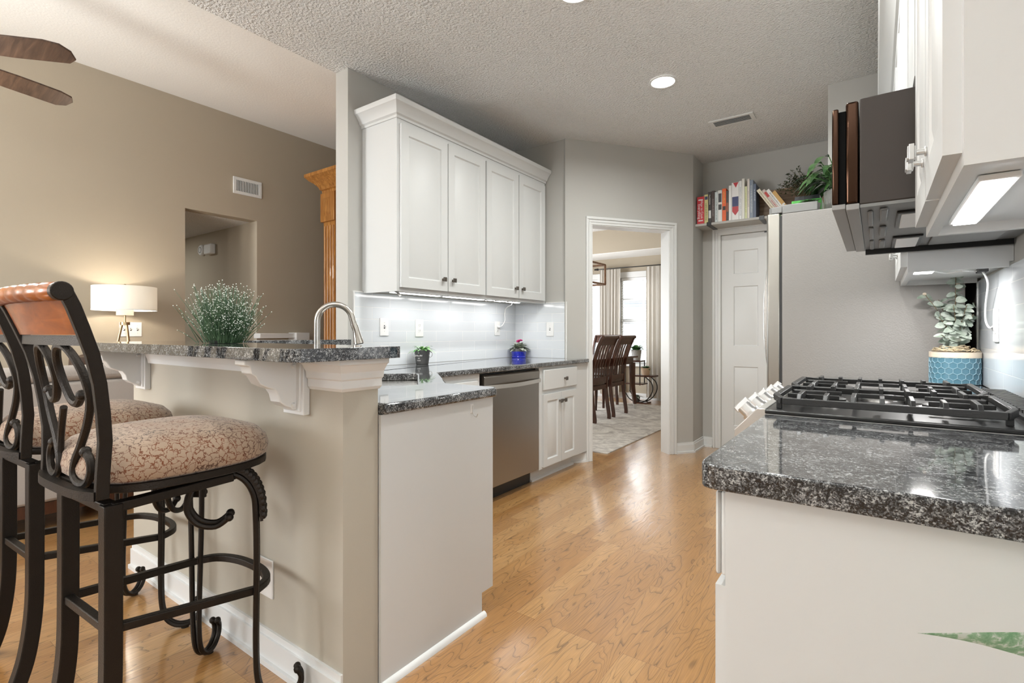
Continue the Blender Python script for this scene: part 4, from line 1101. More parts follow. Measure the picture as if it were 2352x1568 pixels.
# african violet in cobalt pot
ux, uy = -2.645, 3.80
s = potted('violet_planter', 'african violet with a magenta bloom in a cobalt blue pot by the tile corner', 'plant', (ux, uy, .914))
MB().lathe([(.001, .9145), (.066, .9145), (.068, .924), (.066, .927), (.064, .930), (.066, .935), (.067, .972)], (ux, uy, 0), 32, cap=False).build('pot', M['bluegl'], s)
MB().lathe([(.0655, .971), (.0665, .974), (.066, .998), (.060, .998), (.058, .98), (.001, .98)], (ux, uy, 0), 32, cap=False).build('rim', M['tin'], s)
m = MB(); rnd = random.Random(9)
for k in range(60):
    a = rnd.uniform(0, 6.28); e_ = rnd.choice([.15, .5, .9, 1.4, 2.2]) + rnd.uniform(-.1, .1)
    m.leaf((ux+math.cos(a)*.012, uy+math.sin(a)*.012, .995), (math.cos(a), math.sin(a), e_), rnd.uniform(.075, .11), rnd.uniform(.034, .046), .35, .25, 5)
m.build('leaves', M['violet'], s)
m = MB()
for k in range(9):
    m.ball((ux+.015+rnd.uniform(-.022, .022), uy-.01+rnd.uniform(-.012, .012), 1.068+rnd.uniform(-.010, .010)), .012, 7, 5, 1, 1, .6)
m.tube([(ux, uy, .99), (ux+.015, uy-.01, 1.08)], .0025, 6)
m.build('bloom', M['pink'], s)

# ------------------------------------------------------------------ refrigerator
FY = 3.12
s = thing('refrigerator', 'stainless refrigerator seen from its textured grey side', 'refrigerator', (-.03, 3.58, 0))
B(-.418, .335, FY, 4.05, .02, 1.79).build('case', M['fridge_side'], s, bevel=.004)
B(-.43, -.418, FY+.004, 4.046, .03, 1.78).build('gasket', M['slot'], s, smooth=0)
for i, (z0, z1, y0, y1) in enumerate(((.72, 1.795, FY, 3.578), (.72, 1.795, 3.588, 4.05), (.08, .705, FY, 4.05))):
    m = MB().prism([(-.430, y0), (-.430, y1), (-.488, y1), (-.498, y1-.03), (-.502, (y0+y1)/2), (-.498, y0+.03), (-.488, y0)], 'z', z0, z1)
    d_ = m.build('door' if i < 2 else 'freezer_drawer', M['doorsteel'], s, bevel=.004)
    if i < 2:
        yh = (3.545, 3.62)[i] if i else 3.20
        yh = 3.53 if i == 0 else 3.63
        pts = spline([(-.495, yh, .80), (-.530, yh, .86), (-.556, yh, 1.05), (-.562, yh, 1.24), (-.556, yh, 1.42), (-.530, yh, 1.62), (-.495, yh, 1.68)], 6)
        MB().bar(pts, .020, .028, (0, 1, 0)).build('handle', M['steel'], d_, bevel=.005)
    else:
        MB().tube(spline([(-.495, FY+.12, .60), (-.54, FY+.16, .60), (-.55, 3.58, .60), (-.54, 3.95, .60), (-.495, 3.99, .60)], 6), .012, 8).build('handle', M['steel'], d_)
m = MB().box(-.418, -.250, FY+.002, FY+.06, 1.790, 1.838)
m.build('hinge_cover', M['mwunder'], s, bevel=.004)
MB().prism([(-.418, FY+.004), (-.418, FY+.06), (-.455, FY+.06), (-.480, FY+.045), (-.485, FY+.025), (-.470, FY+.006)], 'z', 1.797, 1.832).build('hinge_cap', M['mwunder'], s, bevel=.003)
for x in (-.38, .30):
    MB().cyl((x, FY+.05, 0), (x, FY+.05, .02), .02).build('foot', M['black'], s)
    MB().cyl((x, 4.0, 0), (x, 4.0, .02), .02).build('foot', M['black'], s)

# things on the refrigerator
s = thing('green_box', 'bright green printed box on top of the refrigerator', 'box', (-.345, 3.44, 1.79))
B(-.40, -.25, 3.36, 3.52, 1.7905, 1.905).build('carton', solid((.09, .45, .08), .3), s, bevel=.002)
m = MB()
for k in range(6): m.leaf((-.39+k*.023, 3.3585, 1.81), (.3 if k % 2 else -.2, 0, 1), .07, .012, 0, 0, 4, up=(0, 1, 0))
m.build('leaf_print', solid((.55, .78, .45), .3), s)
s = thing('black_box', 'thin dark box lying on the green box', 'box', (-.33, 3.44, 1.905))
B(-.385, -.26, 3.37, 3.51, 1.9055, 1.93).build('carton', solid((.03, .03, .035), .3), s, bevel=.002)
px_, py_ = -.135, 3.34
s = potted('peace_lily', 'leafy dark green plant in a grey woven-texture pot on the refrigerator', 'plant', (px_, py_, 1.79))
MB().lathe([(.001, 1.7905), (.085, 1.7905), (.098, 1.82), (.105, 1.92), (.098, 1.925), (.094, 1.90), (.001, 1.90)], (px_, py_, 0), 28).build('pot', M['stonepot'], s)
m = MB(); stm = MB(); rnd = random.Random(21)
for k in range(120):
    a = rnd.uniform(0, 6.28); el = rnd.uniform(.35, 1.4); L_ = rnd.uniform(.10, .24)
    base_ = Vector((px_+rnd.uniform(-.04, .04), py_+rnd.uniform(-.04, .04), 1.91))
    d_ = Vector((math.cos(a), math.sin(a), el)).normalized(); tip = base_ + d_*L_
    if tip.z < 1.80 or tip.x > -.07 or (tip.x < -.27 and tip.y > 3.33): continue
    stm.tube([base_, base_.lerp(tip, .5) + Vector((0, 0, .01)), tip], .0025, 5)
    m.leaf(tip, (math.cos(a), math.sin(a), .15), rnd.uniform(.09, .15), rnd.uniform(.035, .055), .75, .25, 6)
stm.build('stems', M['leaf'], s); m.build('leaves', M['leafd'], s)
s = potted('small_fern_pot', 'low grey pot beside the leafy plant on the refrigerator', 'pot', (-.295, 3.25, 1.79))
MB().lathe([(.001, 1.7905), (.04, 1.7905), (.05, 1.85), (.044, 1.85), (.001, 1.84)], (-.295, 3.25, 0), 20).build('pot', M['stonepot'], s)
m = MB()
for k in range(16):
    a = rnd.uniform(0, 6.28); m.leaf((-.295+.02*math.cos(a), 3.25+.02*math.sin(a), 1.85), (math.cos(a), math.sin(a), .9), .055, .02, .4, .2, 4)
m.build('leaves', M['leafd'], s)

# ------------------------------------------------------------------ wall shelf with books
SZ = 2.185; SY = 5.02
s = thing('wall_shelf', 'grey painted plank shelf above the pantry door holding the books', 'shelf', (-.85, 5.15, SZ-.02))
B(-1.418, -.27, SY, 5.284, SZ-.022, SZ).build('shelf_board', M['wall'], s, bevel=.002)
for x in (-1.29, -.835, -.42):
    m = MB().box(x-.02, x+.02, SY-.004, 5.284, SZ-.027, SZ-.022).box(x-.02, x+.02, SY-.008, SY-.001, SZ-.03, SZ+.006).box(x-.02, x+.02, 5.278, 5.284, SZ-.10, SZ-.022)
    m.build('bracket', M['black'], s)
BK = [ # x0, x1, height, depth, colour, label, bands
 (-1.404, -1.338, .262, .17, (.55, .02, .03), 'thick red cookbook with white title, first on the left', 'title'),
 (-1.336, -1.302, .275, .18, (.62, .56, .25), 'pale yellow book with dark lettering beside the red cookbook', [(.1, .7, (.05, .05, .04)), (.82, .93, (.05, .05, .12))]),
 (-1.300, -1.272, .295, .20, (.030, .022, .020), 'black book with white marks, third from the left', [(.15, .4, (.7, .7, .68)), (.6, .9, (.7, .7, .68))]),
 (-1.270, -1.242, .30, .20, (.060, .035, .028), 'dark brown book with faint grey lettering beside the black book', [(.2, .75, (.35, .3, .28))]),
 (-1.240, -1.214, .285, .18, (.62, .68, .68), 'pale grey-blue book with dark lettering left of the white one', [(.08, .8, (.10, .12, .12))]),
 (-1.212, -1.176, .295, .19, (.78, .77, .74), 'white book with a dark figure low on its spine', [(.62, .9, (.06, .06, .07)), (.38, .55, (.05, .05, .05))]),
 (-1.174, -1.140, .305, .19, (.80, .12, .015), 'bright orange book with a black band', [(.34, .46, (.03, .03, .03)), (.55, .92, (.75, .55, .10))]),
 (-1.138, -1.118, .28, .18, (.055, .04, .04), 'narrow dark book right of the orange one', [(.3, .6, (.35, .10, .05))]),
 (-1.116, -1.092, .325, .21, (.80, .79, .76), 'plain white-spined book left of the red, white and navy book', []),
 (-1.090, -1.028, .345, .22, (.82, .80, .78), 'wide white book with a navy and red shield on its spine', 'shield'),
 (-1.026, -1.004, .352, .22, (.80, .80, .79), 'tall white book with grey vertical lettering', [(.1, .85, (.30, .30, .30))]),
 (-1.002, -.980, .37, .22, (.76, .75, .68), 'tallest off-white book, mid shelf', []),
 (-.978, -.958, .295, .19, (.62, .64, .36), 'pale green thin book', [(.2, .8, (.45, .40, .15))]),
 (-.956, -.938, .36, .22, (.72, .66, .60), 'tall cream book left of the slate blue one', [(.3, .7, (.35, .25, .2))]),
 (-.936, -.908, .345, .22, (.20, .24, .30), 'tall slate blue book with pale lettering', [(.15, .85, (.60, .62, .64))]),
 (-.906, -.884, .305, .20, (.09, .12, .19), 'dark navy book beside the slate blue one', [(.5, .85, (.55, .6, .65))]),
]
def make_book(x0, x1, h_, dp, c, label, bands, name='book'):
    yb = SY + .012; dp = min(dp, .175) if x0 > -1.0 else dp
    s = thing(name, label, 'book', ((x0+x1)/2, yb+dp/2, SZ), 'books on the shelf above the pantry door')
    zz = SZ + .0005
    m = MB(); w = x1-x0; t = .0025
    m.box(x0, x0+t, yb+.004, yb+dp, zz, zz+h_).box(x1-t, x1, yb+.004, yb+dp, zz, zz+h_).box(x0, x1, yb, yb+.006, zz, zz+h_)
    m.build('cover', solid(c, .4), s)
    B(x0+t, x1-t, yb+.006, yb+dp-.005, zz+.004, zz+h_-.004).build('pages', solid((.74, .70, .62), .9), s, smooth=0)
    if bands == 'title':
        for k, (tx_, z, sz, dx) in enumerate((('How to Cook', .52, .030, .011), ('Everything', .46, .034, -.014))):
            text('title', tx_, sz, M['plastic'], s, (dx, -dp/2-.0012, z*h_), (R(90), R(90), 0), .0004)
        for f0, f1 in ((.86, .90), (.10, .14)):
            B(x0+.012, x1-.012, yb-.0008, yb, zz+f0*h_, zz+f1*h_).build('author_line', M['plastic'], s, smooth=0)
    elif bands == 'shield':
        B(x0+.004, x1-.004, yb-.0008, yb, zz+.36*h_, zz+.62*h_).build('navy_block', solid((.02, .03, .13), .4), s, smooth=0)
        MB().prism([(x0+.004, zz+.358*h_), (x1-.004, zz+.358*h_), (x1-.004, zz+.23*h_), ((x0+x1)/2, zz+.12*h_), (x0+.004, zz+.23*h_)], 'y', yb-.0008, yb).build('red_point', solid((.50, .02, .03), .4), s, smooth=0)
        MB().prism([(x0+.012, zz+h_-.001), (x1-.004, zz+h_-.001), ((x0+x1)/2+.004, zz+.86*h_)], 'y', yb-.0008, yb).build('red_corner', solid((.50, .02, .03), .4), s, smooth=0)
    else:
        for f0, f1, bc in bands:
            m = MB(); z = f0*h_; cx = (x0+x1)/2
            if f1 - f0 > .3:
                while z < f1*h_:     # a column of short letter-like strokes
                    a = random.uniform(.004, .010); m.box(cx-w*.22, cx+w*random.uniform(.05, .22), yb-.0006, yb, zz+z, zz+z+a*.6); z += a + .003
            else: m.box(x0+w*.12, x1-w*.12, yb-.0006, yb, zz+f0*h_, zz+f1*h_)
            m.build('spine_print', solid(bc, .5), s, smooth=0)
    return s
for a in BK: make_book(*a)
# leaning books: built upright then tilted about their lower right corner
LB = [(.030, .285, .19, (.72, .66, .50), 'cream book leaning to the left, lowest of the leaning four', [(.15, .9, (.25, .12, .06))]),
      (.026, .275, .19, (.62, .50, .44), 'white and red book leaning on the cream one', [(.05, .55, (.45, .03, .03)), (.7, .9, (.5, .05, .04))]),
      (.026, .27, .19, (.80, .79, .76), 'white leaning book with dark lettering, third of the leaning four', [(.3, .85, (.12, .12, .12))]),
      (.030, .24, .18, (.58, .33, .08), 'golden brown book leaning on top of the others, with a black and white foot', [(.05, .32, (.04, .04, .04)), (.36, .42, (.8, .8, .78))])]
xcur = -.712
for (w, h_, dp, c, lab, bands) in LB:
    s = make_book(0-w/2, w/2, h_, dp, c, lab, bands)
    th = R(-33)
    s.rotation_euler = (0, th, 0)
    # lowest corner is the right lower one when tilted to the left
    lowz = min((Matrix.Rotation(th, 3, 'Y') @ Vector((q, 0, 0))).z for q in (-w/2, w/2))
    s.location = (xcur, SY + .012 + min(dp, .175)/2, SZ - lowz + .001)
    xcur += (w + .001)/math.cos(th)
# cutting board with dark handle
s = thing('cutting_board', 'large pale wooden board leaning on the wall behind the books', 'board', (-.70, 5.24, SZ))
m = MB(); m.M = Matrix.Translation((0, 5.225, SZ)) @ Matrix.Rotation(R(-6), 4, 'X')
m.box(-.96, -.36, 0, .022, .003, .285); m.build('plank', M['board'], s, bevel=.003)
m = MB(); m.tube(spline([(-.78, 5.240, SZ+.13), (-.735, 5.218, SZ+.14), (-.715, 5.217, SZ+.18), (-.735, 5.222, SZ+.22), (-.78, 5.246, SZ+.23)], 6), .010, 8)
m.build('handle', M['black'], s)
ex, ey = -.60, 5.125
s = potted('boxwood_plant', 'small leaved grey green bush on the shelf behind the leafy plant', 'plant', (ex, ey, SZ))
MB().lathe([(.001, SZ+.0005), (.05, SZ+.0005), (.06, SZ+.10), (.05, SZ+.10), (.001, SZ+.09)], (ex+.10, ey, 0), 20).build('pot', M['stonepot'], s)
m = MB(); stm = MB(); rnd = random.Random(12)
for k in range(60):
    a = rnd.uniform(0, 6.28); rr = rnd.random()**.5
    tip = Vector((ex - .02 + math.cos(a)*rr*.17 + .05, ey + math.sin(a)*rr*.07, SZ + .31 + rnd.uniform(-.08, .12)*(1-rr*.4) - .06*(math.cos(a)*rr < -.5)))
    b_ = Vector((ex+.10, ey, SZ+.09)); mid = b_.lerp(tip, .5) + Vector((.03, 0, .02))
    pts = spline([b_, mid, tip], 4); stm.tube(pts, .0014, 4)
    for q in pts[3:]:
        for j in range(4):
            m.leaf(q, (rnd.uniform(-1, 1), rnd.uniform(-1, 1), rnd.uniform(-.3, 1)), rnd.uniform(.018, .03), .011, .2, .1, 3)
stm.build('stems', M['stem'], s); m.build('leaves', M['box'], s)

# ------------------------------------------------------------------ gas range
s = thing('gas_range', 'stainless gas range with black cast iron grates between the granite tops', 'stove', (.06, 1.98, 0))
Y0, Y1 = 1.562, 2.398
B(-.25, XR-.015, Y0, Y1, .10, .898).build('body', M['steel2'], s)
B(-.22, XR-.03, Y0+.02, Y1-.02, 0, .10).build('toe_base', M['black'], s)
MB().box(-.252, XR-.014, Y0-.002, Y1, .915, .926).build('cooktop', M['black'], s, bevel=.003)
B(-.25, XR-.015, Y0, Y1, .898, .915).build('cooktop_rim', M['steel2'], s, smooth=0)
MB().prism([(-.25, .928), (-.272, .928), (-.332, .862), (-.332, .835), (-.25, .80)], 'y', Y0, Y1).build('control_panel', M['steel2'], s, bevel=.002)
MB().box(-.288, -.25, Y0+.01, Y1-.01, .24, .79).build('oven_door', M['steel'], s, bevel=.004)
B(-.290, -.286, Y0+.12, Y1-.12, .36, .64).build('oven_window', M['black'], s, smooth=0)
MB().tube(spline([(-.286, Y0+.05, .745), (-.335, Y0+.06, .745), (-.335, Y1-.06, .745), (-.286, Y1-.05, .745)], 4), .011, 10).build('oven_handle', M['steel'], s)
MB().box(-.288, -.25, Y0+.01, Y1-.01, .11, .23).build('warming_drawer', M['steel'], s, bevel=.004)
nn = Vector((-.066, 0, .060)).normalized(); tt = Vector((.060, 0, .066)).normalized()
for k in range(5):
    y = Y0 + .105 + k*.156
    c = Vector((-.302, y, .895))
    m = MB(); m.cyl(c, c + nn*.010, .027, .027, 20); m.cyl(c + nn*.010, c + nn*.036, .023, .021, 20)
    kb = m.build('knob', M['chrome'], s)
    m = MB(); m.loft([[c + nn*.030 + tt*a + Vector((0, b_, 0)) for a, b_ in ((-.026, -.007), (.026, -.007), (.026, .007), (-.026, .007))], [c + nn*.050 + tt*a + Vector((0, b_, 0)) for a, b_ in ((-.024, -.005), (.024, -.005), (.024, .005), (-.024, .005))]])
    m.build('grip', M['chrome'], kb, bevel=.003)
# burners
for x, y, r in ((-.11, 1.78, .045), (.15, 1.78, .055), (-.11, 2.18, .055), (.15, 2.18, .045), (.02, 1.98, .05)):
    b_ = MB().lathe([(.001, .926), (r+.012, .926), (r+.010, .932), (r, .934), (r, .940), (.001, .940)], (x, y, 0), 28).build('burner', M['burner'], s)
    MB().lathe([(.001, .9402), (r*.88, .9402), (r*.88, .946), (r*.7, .949), (.001, .949)], (x, y, 0), 28).build('burner_cap', M['castiron'], b_)
# grates
GZ = .962
for y0, y1 in ((Y0+.035, 1.972), (1.988, Y1-.018)):
    m = MB(); x0, x1 = -.235, .262; b_ = .013; ch = .045
    loop = [(x0, y0+ch, GZ-.006), (x0+ch*.5, y0, GZ-.012), (x1-ch*.4, y0, GZ-.012), (x1, y0+ch*.8, GZ-.006), (x1, y1-ch*.8, GZ-.006), (x1-ch*.4, y1, GZ-.012), (x0+ch*.5, y1, GZ-.012), (x0, y1-ch, GZ-.006)]
    for i in range(8):
        p, q = loop[i], loop[(i+1) % 8]
        m.bar([p, q], .018, b_, (0, 0, 1))
    # chamfered end bars standing up to the peak
    yc = (y0+y1)/2
    for xx in (x0, x1):
        m.bar([(xx, y0+ch, GZ-.006), (xx+(.012 if xx < 0 else -.012), yc, GZ+.004), (xx, y1-ch, GZ-.006)], .012, .016, (0, 0, 1))
    # fingers from both long sides
    for k in range(7):
        fx_ = x0 + .062 + k*.062
        ln = .085 if k % 2 else .125
        for e, yy in ((1, y0), (-1, y1)):
            m.bar([(fx_, yy, GZ-.014), (fx_, yy+e*.018, GZ), (fx_, yy+e*ln, GZ)], .018, .011, (0, 0, 1))
            if k % 2 == 0:
                m.bar([(fx_, yy+e*(ln-.012), GZ-.03), (fx_, yy+e*(ln-.012), GZ)], .010, .012, (1, 0, 0))
    # inner cross bars
    for yy in (y0+.125, y1-.125):
        m.bar([(x0+.02, yy, GZ-.008), (x0+.15, yy, GZ-.008)], .012, .009, (0, 0, 1)); m.bar([(x1-.15, yy, GZ-.008), (x1-.02, yy, GZ-.008)], .012, .009, (0, 0, 1))
    m.bar([(x0+.03, yc, GZ-.004), (x0+.115, yc, GZ-.004)], .012, .010, (0, 0, 1)); m.bar([(x1-.115, yc, GZ-.004), (x1-.03, yc, GZ-.004)], .012, .010, (0, 0, 1)); m.bar([(.0-.045, yc, GZ-.004), (.045+.02, yc, GZ-.004)], .012, .010, (0, 0, 1))
    for xx in (x0+.012, x1-.012):
        for yy in (y0+.02, y1-.02): m.bar([(xx, yy, .926), (xx, yy, GZ-.010)], .014, .014, (1, 0, 0))
    m.build('grate', M['castiron'], s, bevel=.0015)
m = MB(); m.box(.285, XR-.016, Y0+.005, Y1-.005, .926, .940)
for k in range(22): m.box(.296, XR-.03, Y0+.03+k*.036, Y0+.052+k*.036, .940, .948)
m.build('rear_vent_trim', M['castiron'], s)

# ------------------------------------------------------------------ right base cabinets
s = thing('foreground_base_cabinet', 'white base cabinet under the foreground granite with a large plain side panel', 'cabinet', (.08, 1.24, 0))
B(-.212, XR-.002, .93, 1.553, .0, .8705).build('body', M['white'], s, smooth=0)
m = MB(); panel_slab(m, (-.212, .945, .712), (0, 1), (-1, 0), .60, .148, .020, []); d_ = m.build('drawer', M['white'], s, bevel=.006)
square_knob('knob', d_, (-.232, 1.245, .79), (-1, 0), M['chrome'])
for y0 in (.945, 1.247):
    m = MB(); panel_slab(m, (-.212, y0, .115), (0, 1), (-1, 0), .298, .58, .020, cab_panels(.298, .58)); d_ = m.build('door', M['white'], s)
    square_knob('knob', d_, (-.232, 1.21 if y0 < 1 else 1.28, .62), (-1, 0), M['chrome'])
s = thing('filler_base_cabinet', 'white narrow base cabinet between the range and the refrigerator', 'cabinet', (.08, 2.75, 0))
B(-.212, XR-.002, 2.41, 3.095, 0, .8705).build('body', M['white'], s, smooth=0)
m = MB(); panel_slab(m, (-.212, 2.43, .115), (0, 1), (-1, 0), .64, .74, .020, cab_panels(.64, .74)); m.build('door', M['white'], s)

# ------------------------------------------------------------------ right wall cabinets
XF = .097
def wall_cab_right(y0, y1, z0, z1, doors, label, zd0=None, recess=True, knobz=None):
    s = thing('wall_cabinet', label, 'cabinet', ((XF+XR)/2, (y0+y1)/2, z0), 'wall cabinets over the range side')
    m = MB().box(XF, XR-.001, y0, y1, z0+.020, z1)
    m.box(XF, XF+.020, y0, y1, z0, z0+.020).box(XF+.020, XR-.012, y0, y0+.016, z0, z0+.020).box(XF+.020, XR-.012, y1-.016, y1, z0, z0+.020)
    m.build('body', M['white'], s, smooth=0)
    for k, (a, b_) in enumerate(doors):
        hh = z1 - .035 - (z0+.022)
        m = MB(); panel_slab(m, (XF, a, z0+.022), (0, 1), (-1, 0), b_-a, hh, .021, cab_panels(b_-a, hh, .062), rec=.009, rise=.007)
        d_ = m.build('door', M['white'], s)
        square_knob('knob', d_, (XF-.021, (b_-.035) if k == 0 else (a+.035), z0+.105), (-1, 0), M['chrome'])
    return s
wall_cab_right(.918, 1.556, 1.367, 2.50, ((.935, 1.232), (1.240, 1.540)), 'white wall cabinet at the right edge with raised panel doors and pale knobs')
wall_cab_right(1.560, 2.412, 1.742, 2.50, ((1.575, 1.982), (1.990, 2.398)), 'white wall cabinet directly above the microwave')
wall_cab_right(2.416, 3.110, 1.367, 2.50, ((2.432, 2.756), (2.764, 3.095)), 'white wall cabinet between the microwave and the refrigerator, above the eucalyptus')
wall_cab_right(3.114, 4.096, 1.90, 2.50, ((3.13, 3.60), (3.61, 4.08)), 'white wall cabinet over the back of the refrigerator')
m = MB()
m.loft([[(XF-o*1.35, .918-o, z), (XR-.001, .918-o, z), (XR-.001, 4.097, z), (XF-o*1.35, 4.097, z)] for o, z in cp])
tag(m.build('crown_moulding', M['white'], smooth=25), 'white crown moulding along the cabinet tops above the microwave', 'moulding')

# microwave
s = thing('microwave', 'bronze grey over-the-range microwave seen from its side', 'microwave', (.15, 1.98, 1.365))
y0, y1 = 1.572, 2.402
B(-.034, XR-.002, y0, y1, 1.468, 1.738).build('case', M['mw'], s, bevel=.003)
MB().prism([(-.036, 1.472), (-.036, 1.735), (-.064, 1.735), (-.064, 1.472)], 'y', y0, y1).build('door_frame', M['mwdoor'], s, bevel=.006, segs=3)
MB().prism([(-.079, 1.474), (-.079, 1.724), (-.094, 1.724), (-.094, 1.474)], 'y', y0, y1).build('door_glass', M['mwdoor'], s, bevel=.004)
B(-.079, -.064, y0+.006, y1-.01, 1.474, 1.715).build('door_gap_fill', M['deepblack'], s)  # matt black fill, its colour stands for the shade in the door gap
# underside: bright front strips, dark pan with ribs, lamp covers, filter grilles
B(-.094, -.064, y0, y1, 1.460, 1.4735).build('front_strip', M['greyplastic'], s, bevel=.002)
B(-.063, -.034, y0, y1, 1.456, 1.4715).build('vent_strip', M['greyplastic'], s, bevel=.002)
B(-.033, XR-.005, y0+.002, y1-.002, 1.4595, 1.4675).build('underside_plate', M['mwunder'], s, smooth=0)
for k in range(3):
    MB().box(-.018, -.006, y0+.05+k*.26, y0+.26+k*.26, 1.4535, 1.4595).build('rib', M['mwunder'], s, bevel=.003)
    MB().box(.008, .026, y0+.03+k*.27, y0+.20+k*.27, 1.4515, 1.4595).build('rib', M['mwunder'], s, bevel=.004)
for a in (y0+.10, y1-.30):
    f = MB().box(.045, .125, a, a+.24, 1.452, 1.4595).build('lamp_frame', M['black'], s, bevel=.003)
    MB().box(.055, .115, a+.015, a+.225, 1.4495, 1.4525).build('lamp_cover', M['plastic'], f, bevel=.002)
for a in (y0+.05, y0+.45):
    MB().box(.15, .33, a, a+.32, 1.453, 1.4595).build('filter_grille', M['mwunder'], s, bevel=.003)
B(-.033, XR-.005, y1-.02, y1-.002, 1.440, 1.4595).build('rear_lip', M['black'], s, smooth=0)

bar_light('cabinet_light', 'bright rectangular light under the right edge wall cabinet', (.155, 1.27), .05, .40, 1.3865, 1.2, 'lights under the range side cabinets')
bar_light('cabinet_light', 'short light pad under the cabinet above the eucalyptus', (.150, 2.54), .07, .12, 1.3865, 5.0, 'lights under the range side cabinets')
# cords by the eucalyptus
pts = spline([(.33, 2.62, 1.375), (.345, 2.62, 1.33), (.352, 2.72, 1.25), (.356, 2.75, 1.19), (.362, 2.71, 1.16), (.370, 2.655, 1.17)], 8)
tag(MB().tube(pts, .0035, 8).build('power_cord', M['plastic']), 'white power cord looping down to the tile outlet beside the eucalyptus', 'cord')
pts = spline([(.18, 2.60, 1.384), (.23, 2.68, 1.38), (.27, 2.60, 1.378), (.31, 2.66, 1.38), (.33, 2.62, 1.376)], 6)
m = MB().tube(pts, .003, 6)
o = m.build('light_wire', M['plastic']); tag(o, 'tangled white light wires under the cabinet above the eucalyptus', 'cord')
MB().box(.318, .345, 2.60, 2.68, 1.372, 1.386).build('cable_clip', M['slot'], o)

# teal pot with eucalyptus
ex, ey = .285, 2.985
s = potted('eucalyptus_plant', 'eucalyptus in a teal honeycomb pot at the end of the range counter', 'plant', (ex, ey, .914))
r0 = .088
MB().lathe([(.001, .9145), (r0-.004, .9145), (r0, .918), (r0, 1.030)], (ex, ey, 0), 48, cap=False).build('pot', M['teal'], s)
MB().lathe([(r0, 1.030), (r0+.002, 1.032), (r0+.002, 1.055), (r0-.006, 1.055), (r0-.010, 1.03), (.001, 1.03)], (ex, ey, 0), 48, cap=False).build('rim', M['cream'], s)
m = MB(); nc = 20; hw = 2*math.pi*r0/nc; hs = hw/math.sqrt(3)
for row in range(5):
    zc = .926 + row*hs*1.5
    for c in range(nc):
        ac = (c + .5*(row % 2))*2*math.pi/nc; pts = []
        for k in range(4):
            t = R(90 + 60*k); du = hs*math.cos(t); z = zc + hs*math.sin(t)
            a = ac + du/r0; z = min(max(z, .917), 1.029)
            pts.append((ex + (r0+.0008)*math.cos(a), ey + (r0+.0008)*math.sin(a), z))
        m.tube(pts, .0016, 5)
m.build('honeycomb_relief', M['teal2'], s)
m = MB(); rnd = random.Random(31)
for k in range(90):
    a = rnd.uniform(0, 6.28); rr = rnd.uniform(.03, .09); da = rnd.uniform(.4, 1.0)
    z = 1.058 + rnd.uniform(0, .028)*(1-(rr/.095)**2)
    p = [(ex+rr*math.cos(a+da*t), ey+rr*math.sin(a+da*t), z + .006*math.sin(3.1*t)) for t in (0, .33, .66, 1)]
    m.tube(p, .0014, 4)
m.build('straw', M['straw'], s)
m = MB(); stm = MB(); bud = MB()
cr = Vector((.815, .579, 0)); cf = Vector((-.579, .815, 0))
E0 = Vector((ex, ey, 1.06))
stems = [((-.11, .03, .255), 9), ((.005, 0, .34), 10), ((.04, .03, .30), 9), ((-.05, -.05, .20), 8), ((.06, -.03, .21), 8), ((.0, -.06, .20), 9), ((-.03, .05, .23), 8), ((-.085, -.03, .07), 4), ((.065, .01, .14), 7), ((-.01, -.05, .14), 8), ((-.07, .0, .15), 7), ((.03, -.06, .16), 7)]
for (u, v_, h_), n_ in stems:
    tip = E0 + cr*u + cf*v_ + Vector((0, 0, h_))
    if tip.x > .37: tip.x = .365
    pts = spline([E0 + cr*u*.1, E0.lerp(tip, .5) + cr*u*-.15 + Vector((0, 0, .01)), tip], 6)
    stm.tube(pts, .0015, 5)
    for k in range(n_):
        t = .25 + .75*k/n_; i = min(int(t*12), 11); q = pts[i].lerp(pts[i+1], t*12-i)
        for e in (-1, 1):
            a = rnd.uniform(-.5, .5) + (1.57 if k % 2 else 0)
            d_ = (cr*math.cos(a)*e + cf*math.sin(a)*e*.8 + Vector((0, 0, rnd.uniform(-.1, .5))))
            sz = rnd.uniform(.046, .066)*(1.1 - .45*t)
            if (q + d_.normalized()*sz).x > .37: continue
            m.leaf(q, d_, sz*.9, sz*.62, .25, .2, 7, up=(cf*-1 + Vector((0, 0, rnd.uniform(.2, 1)))), shape=.85, rnd=.55)
    if h_ > .24: bud.ball(tip, .008, 7, 5, 1, 1, .8)
stm.build('stems', M['stem'], s); m.build('leaves', M['euc'], s); bud.build('buds', M['cream'], s)

# foreground plant whose leaf enters at the lower right
s = potted('variegated_plant', 'variegated green leaf of a plant poking in at the lower right edge', 'plant', (.22, .60, 0))
MB().lathe([(.001, .0005), (.10, .0005), (.13, .24), (.12, .24), (.11, .21), (.001, .21)], (.22, .60, 0), 28).build('pot', M['stonepot'], s)
MB().tube(spline([(.22, .60, .20), (.24, .62, .50), (.27, .74, .74), (.262, .855, .776)], 6), [.006]*19, 8).build('stem', M['leaf'], s)
m = MB(); n_ = 16; tipp = Vector((.036, .702, .8155)); dirv = Vector((.80, .555, -.19)).normalized(); L_ = .285
side = Vector((.22, -.25, .90)).normalized()
va, vb, vc = [], [], []
prof = [0, .07, .15, .25, .37, .50, .63, .75, .85, .93, .98, 1.0, .97, .88, .70, .42, .05]
for i in range(n_+1):
    t = i/n_; c = tipp + dirv*L_*t + Vector((0, 0, .012*math.sin(math.pi*t))); w = .024*prof[i]
    vb.append(c + Vector((.004, -.006, -.001))*prof[i]); va.append(c + side*w); vc.append(c - side*w)
k = n_+1
m.add(va+vb+vc, [(i, i+1, k+i+1, k+i) for i in range(n_)] + [(k+i, k+i+1, 2*k+i+1, 2*k+i) for i in range(n_)])
m.build('leaf', M['varieg'], s)

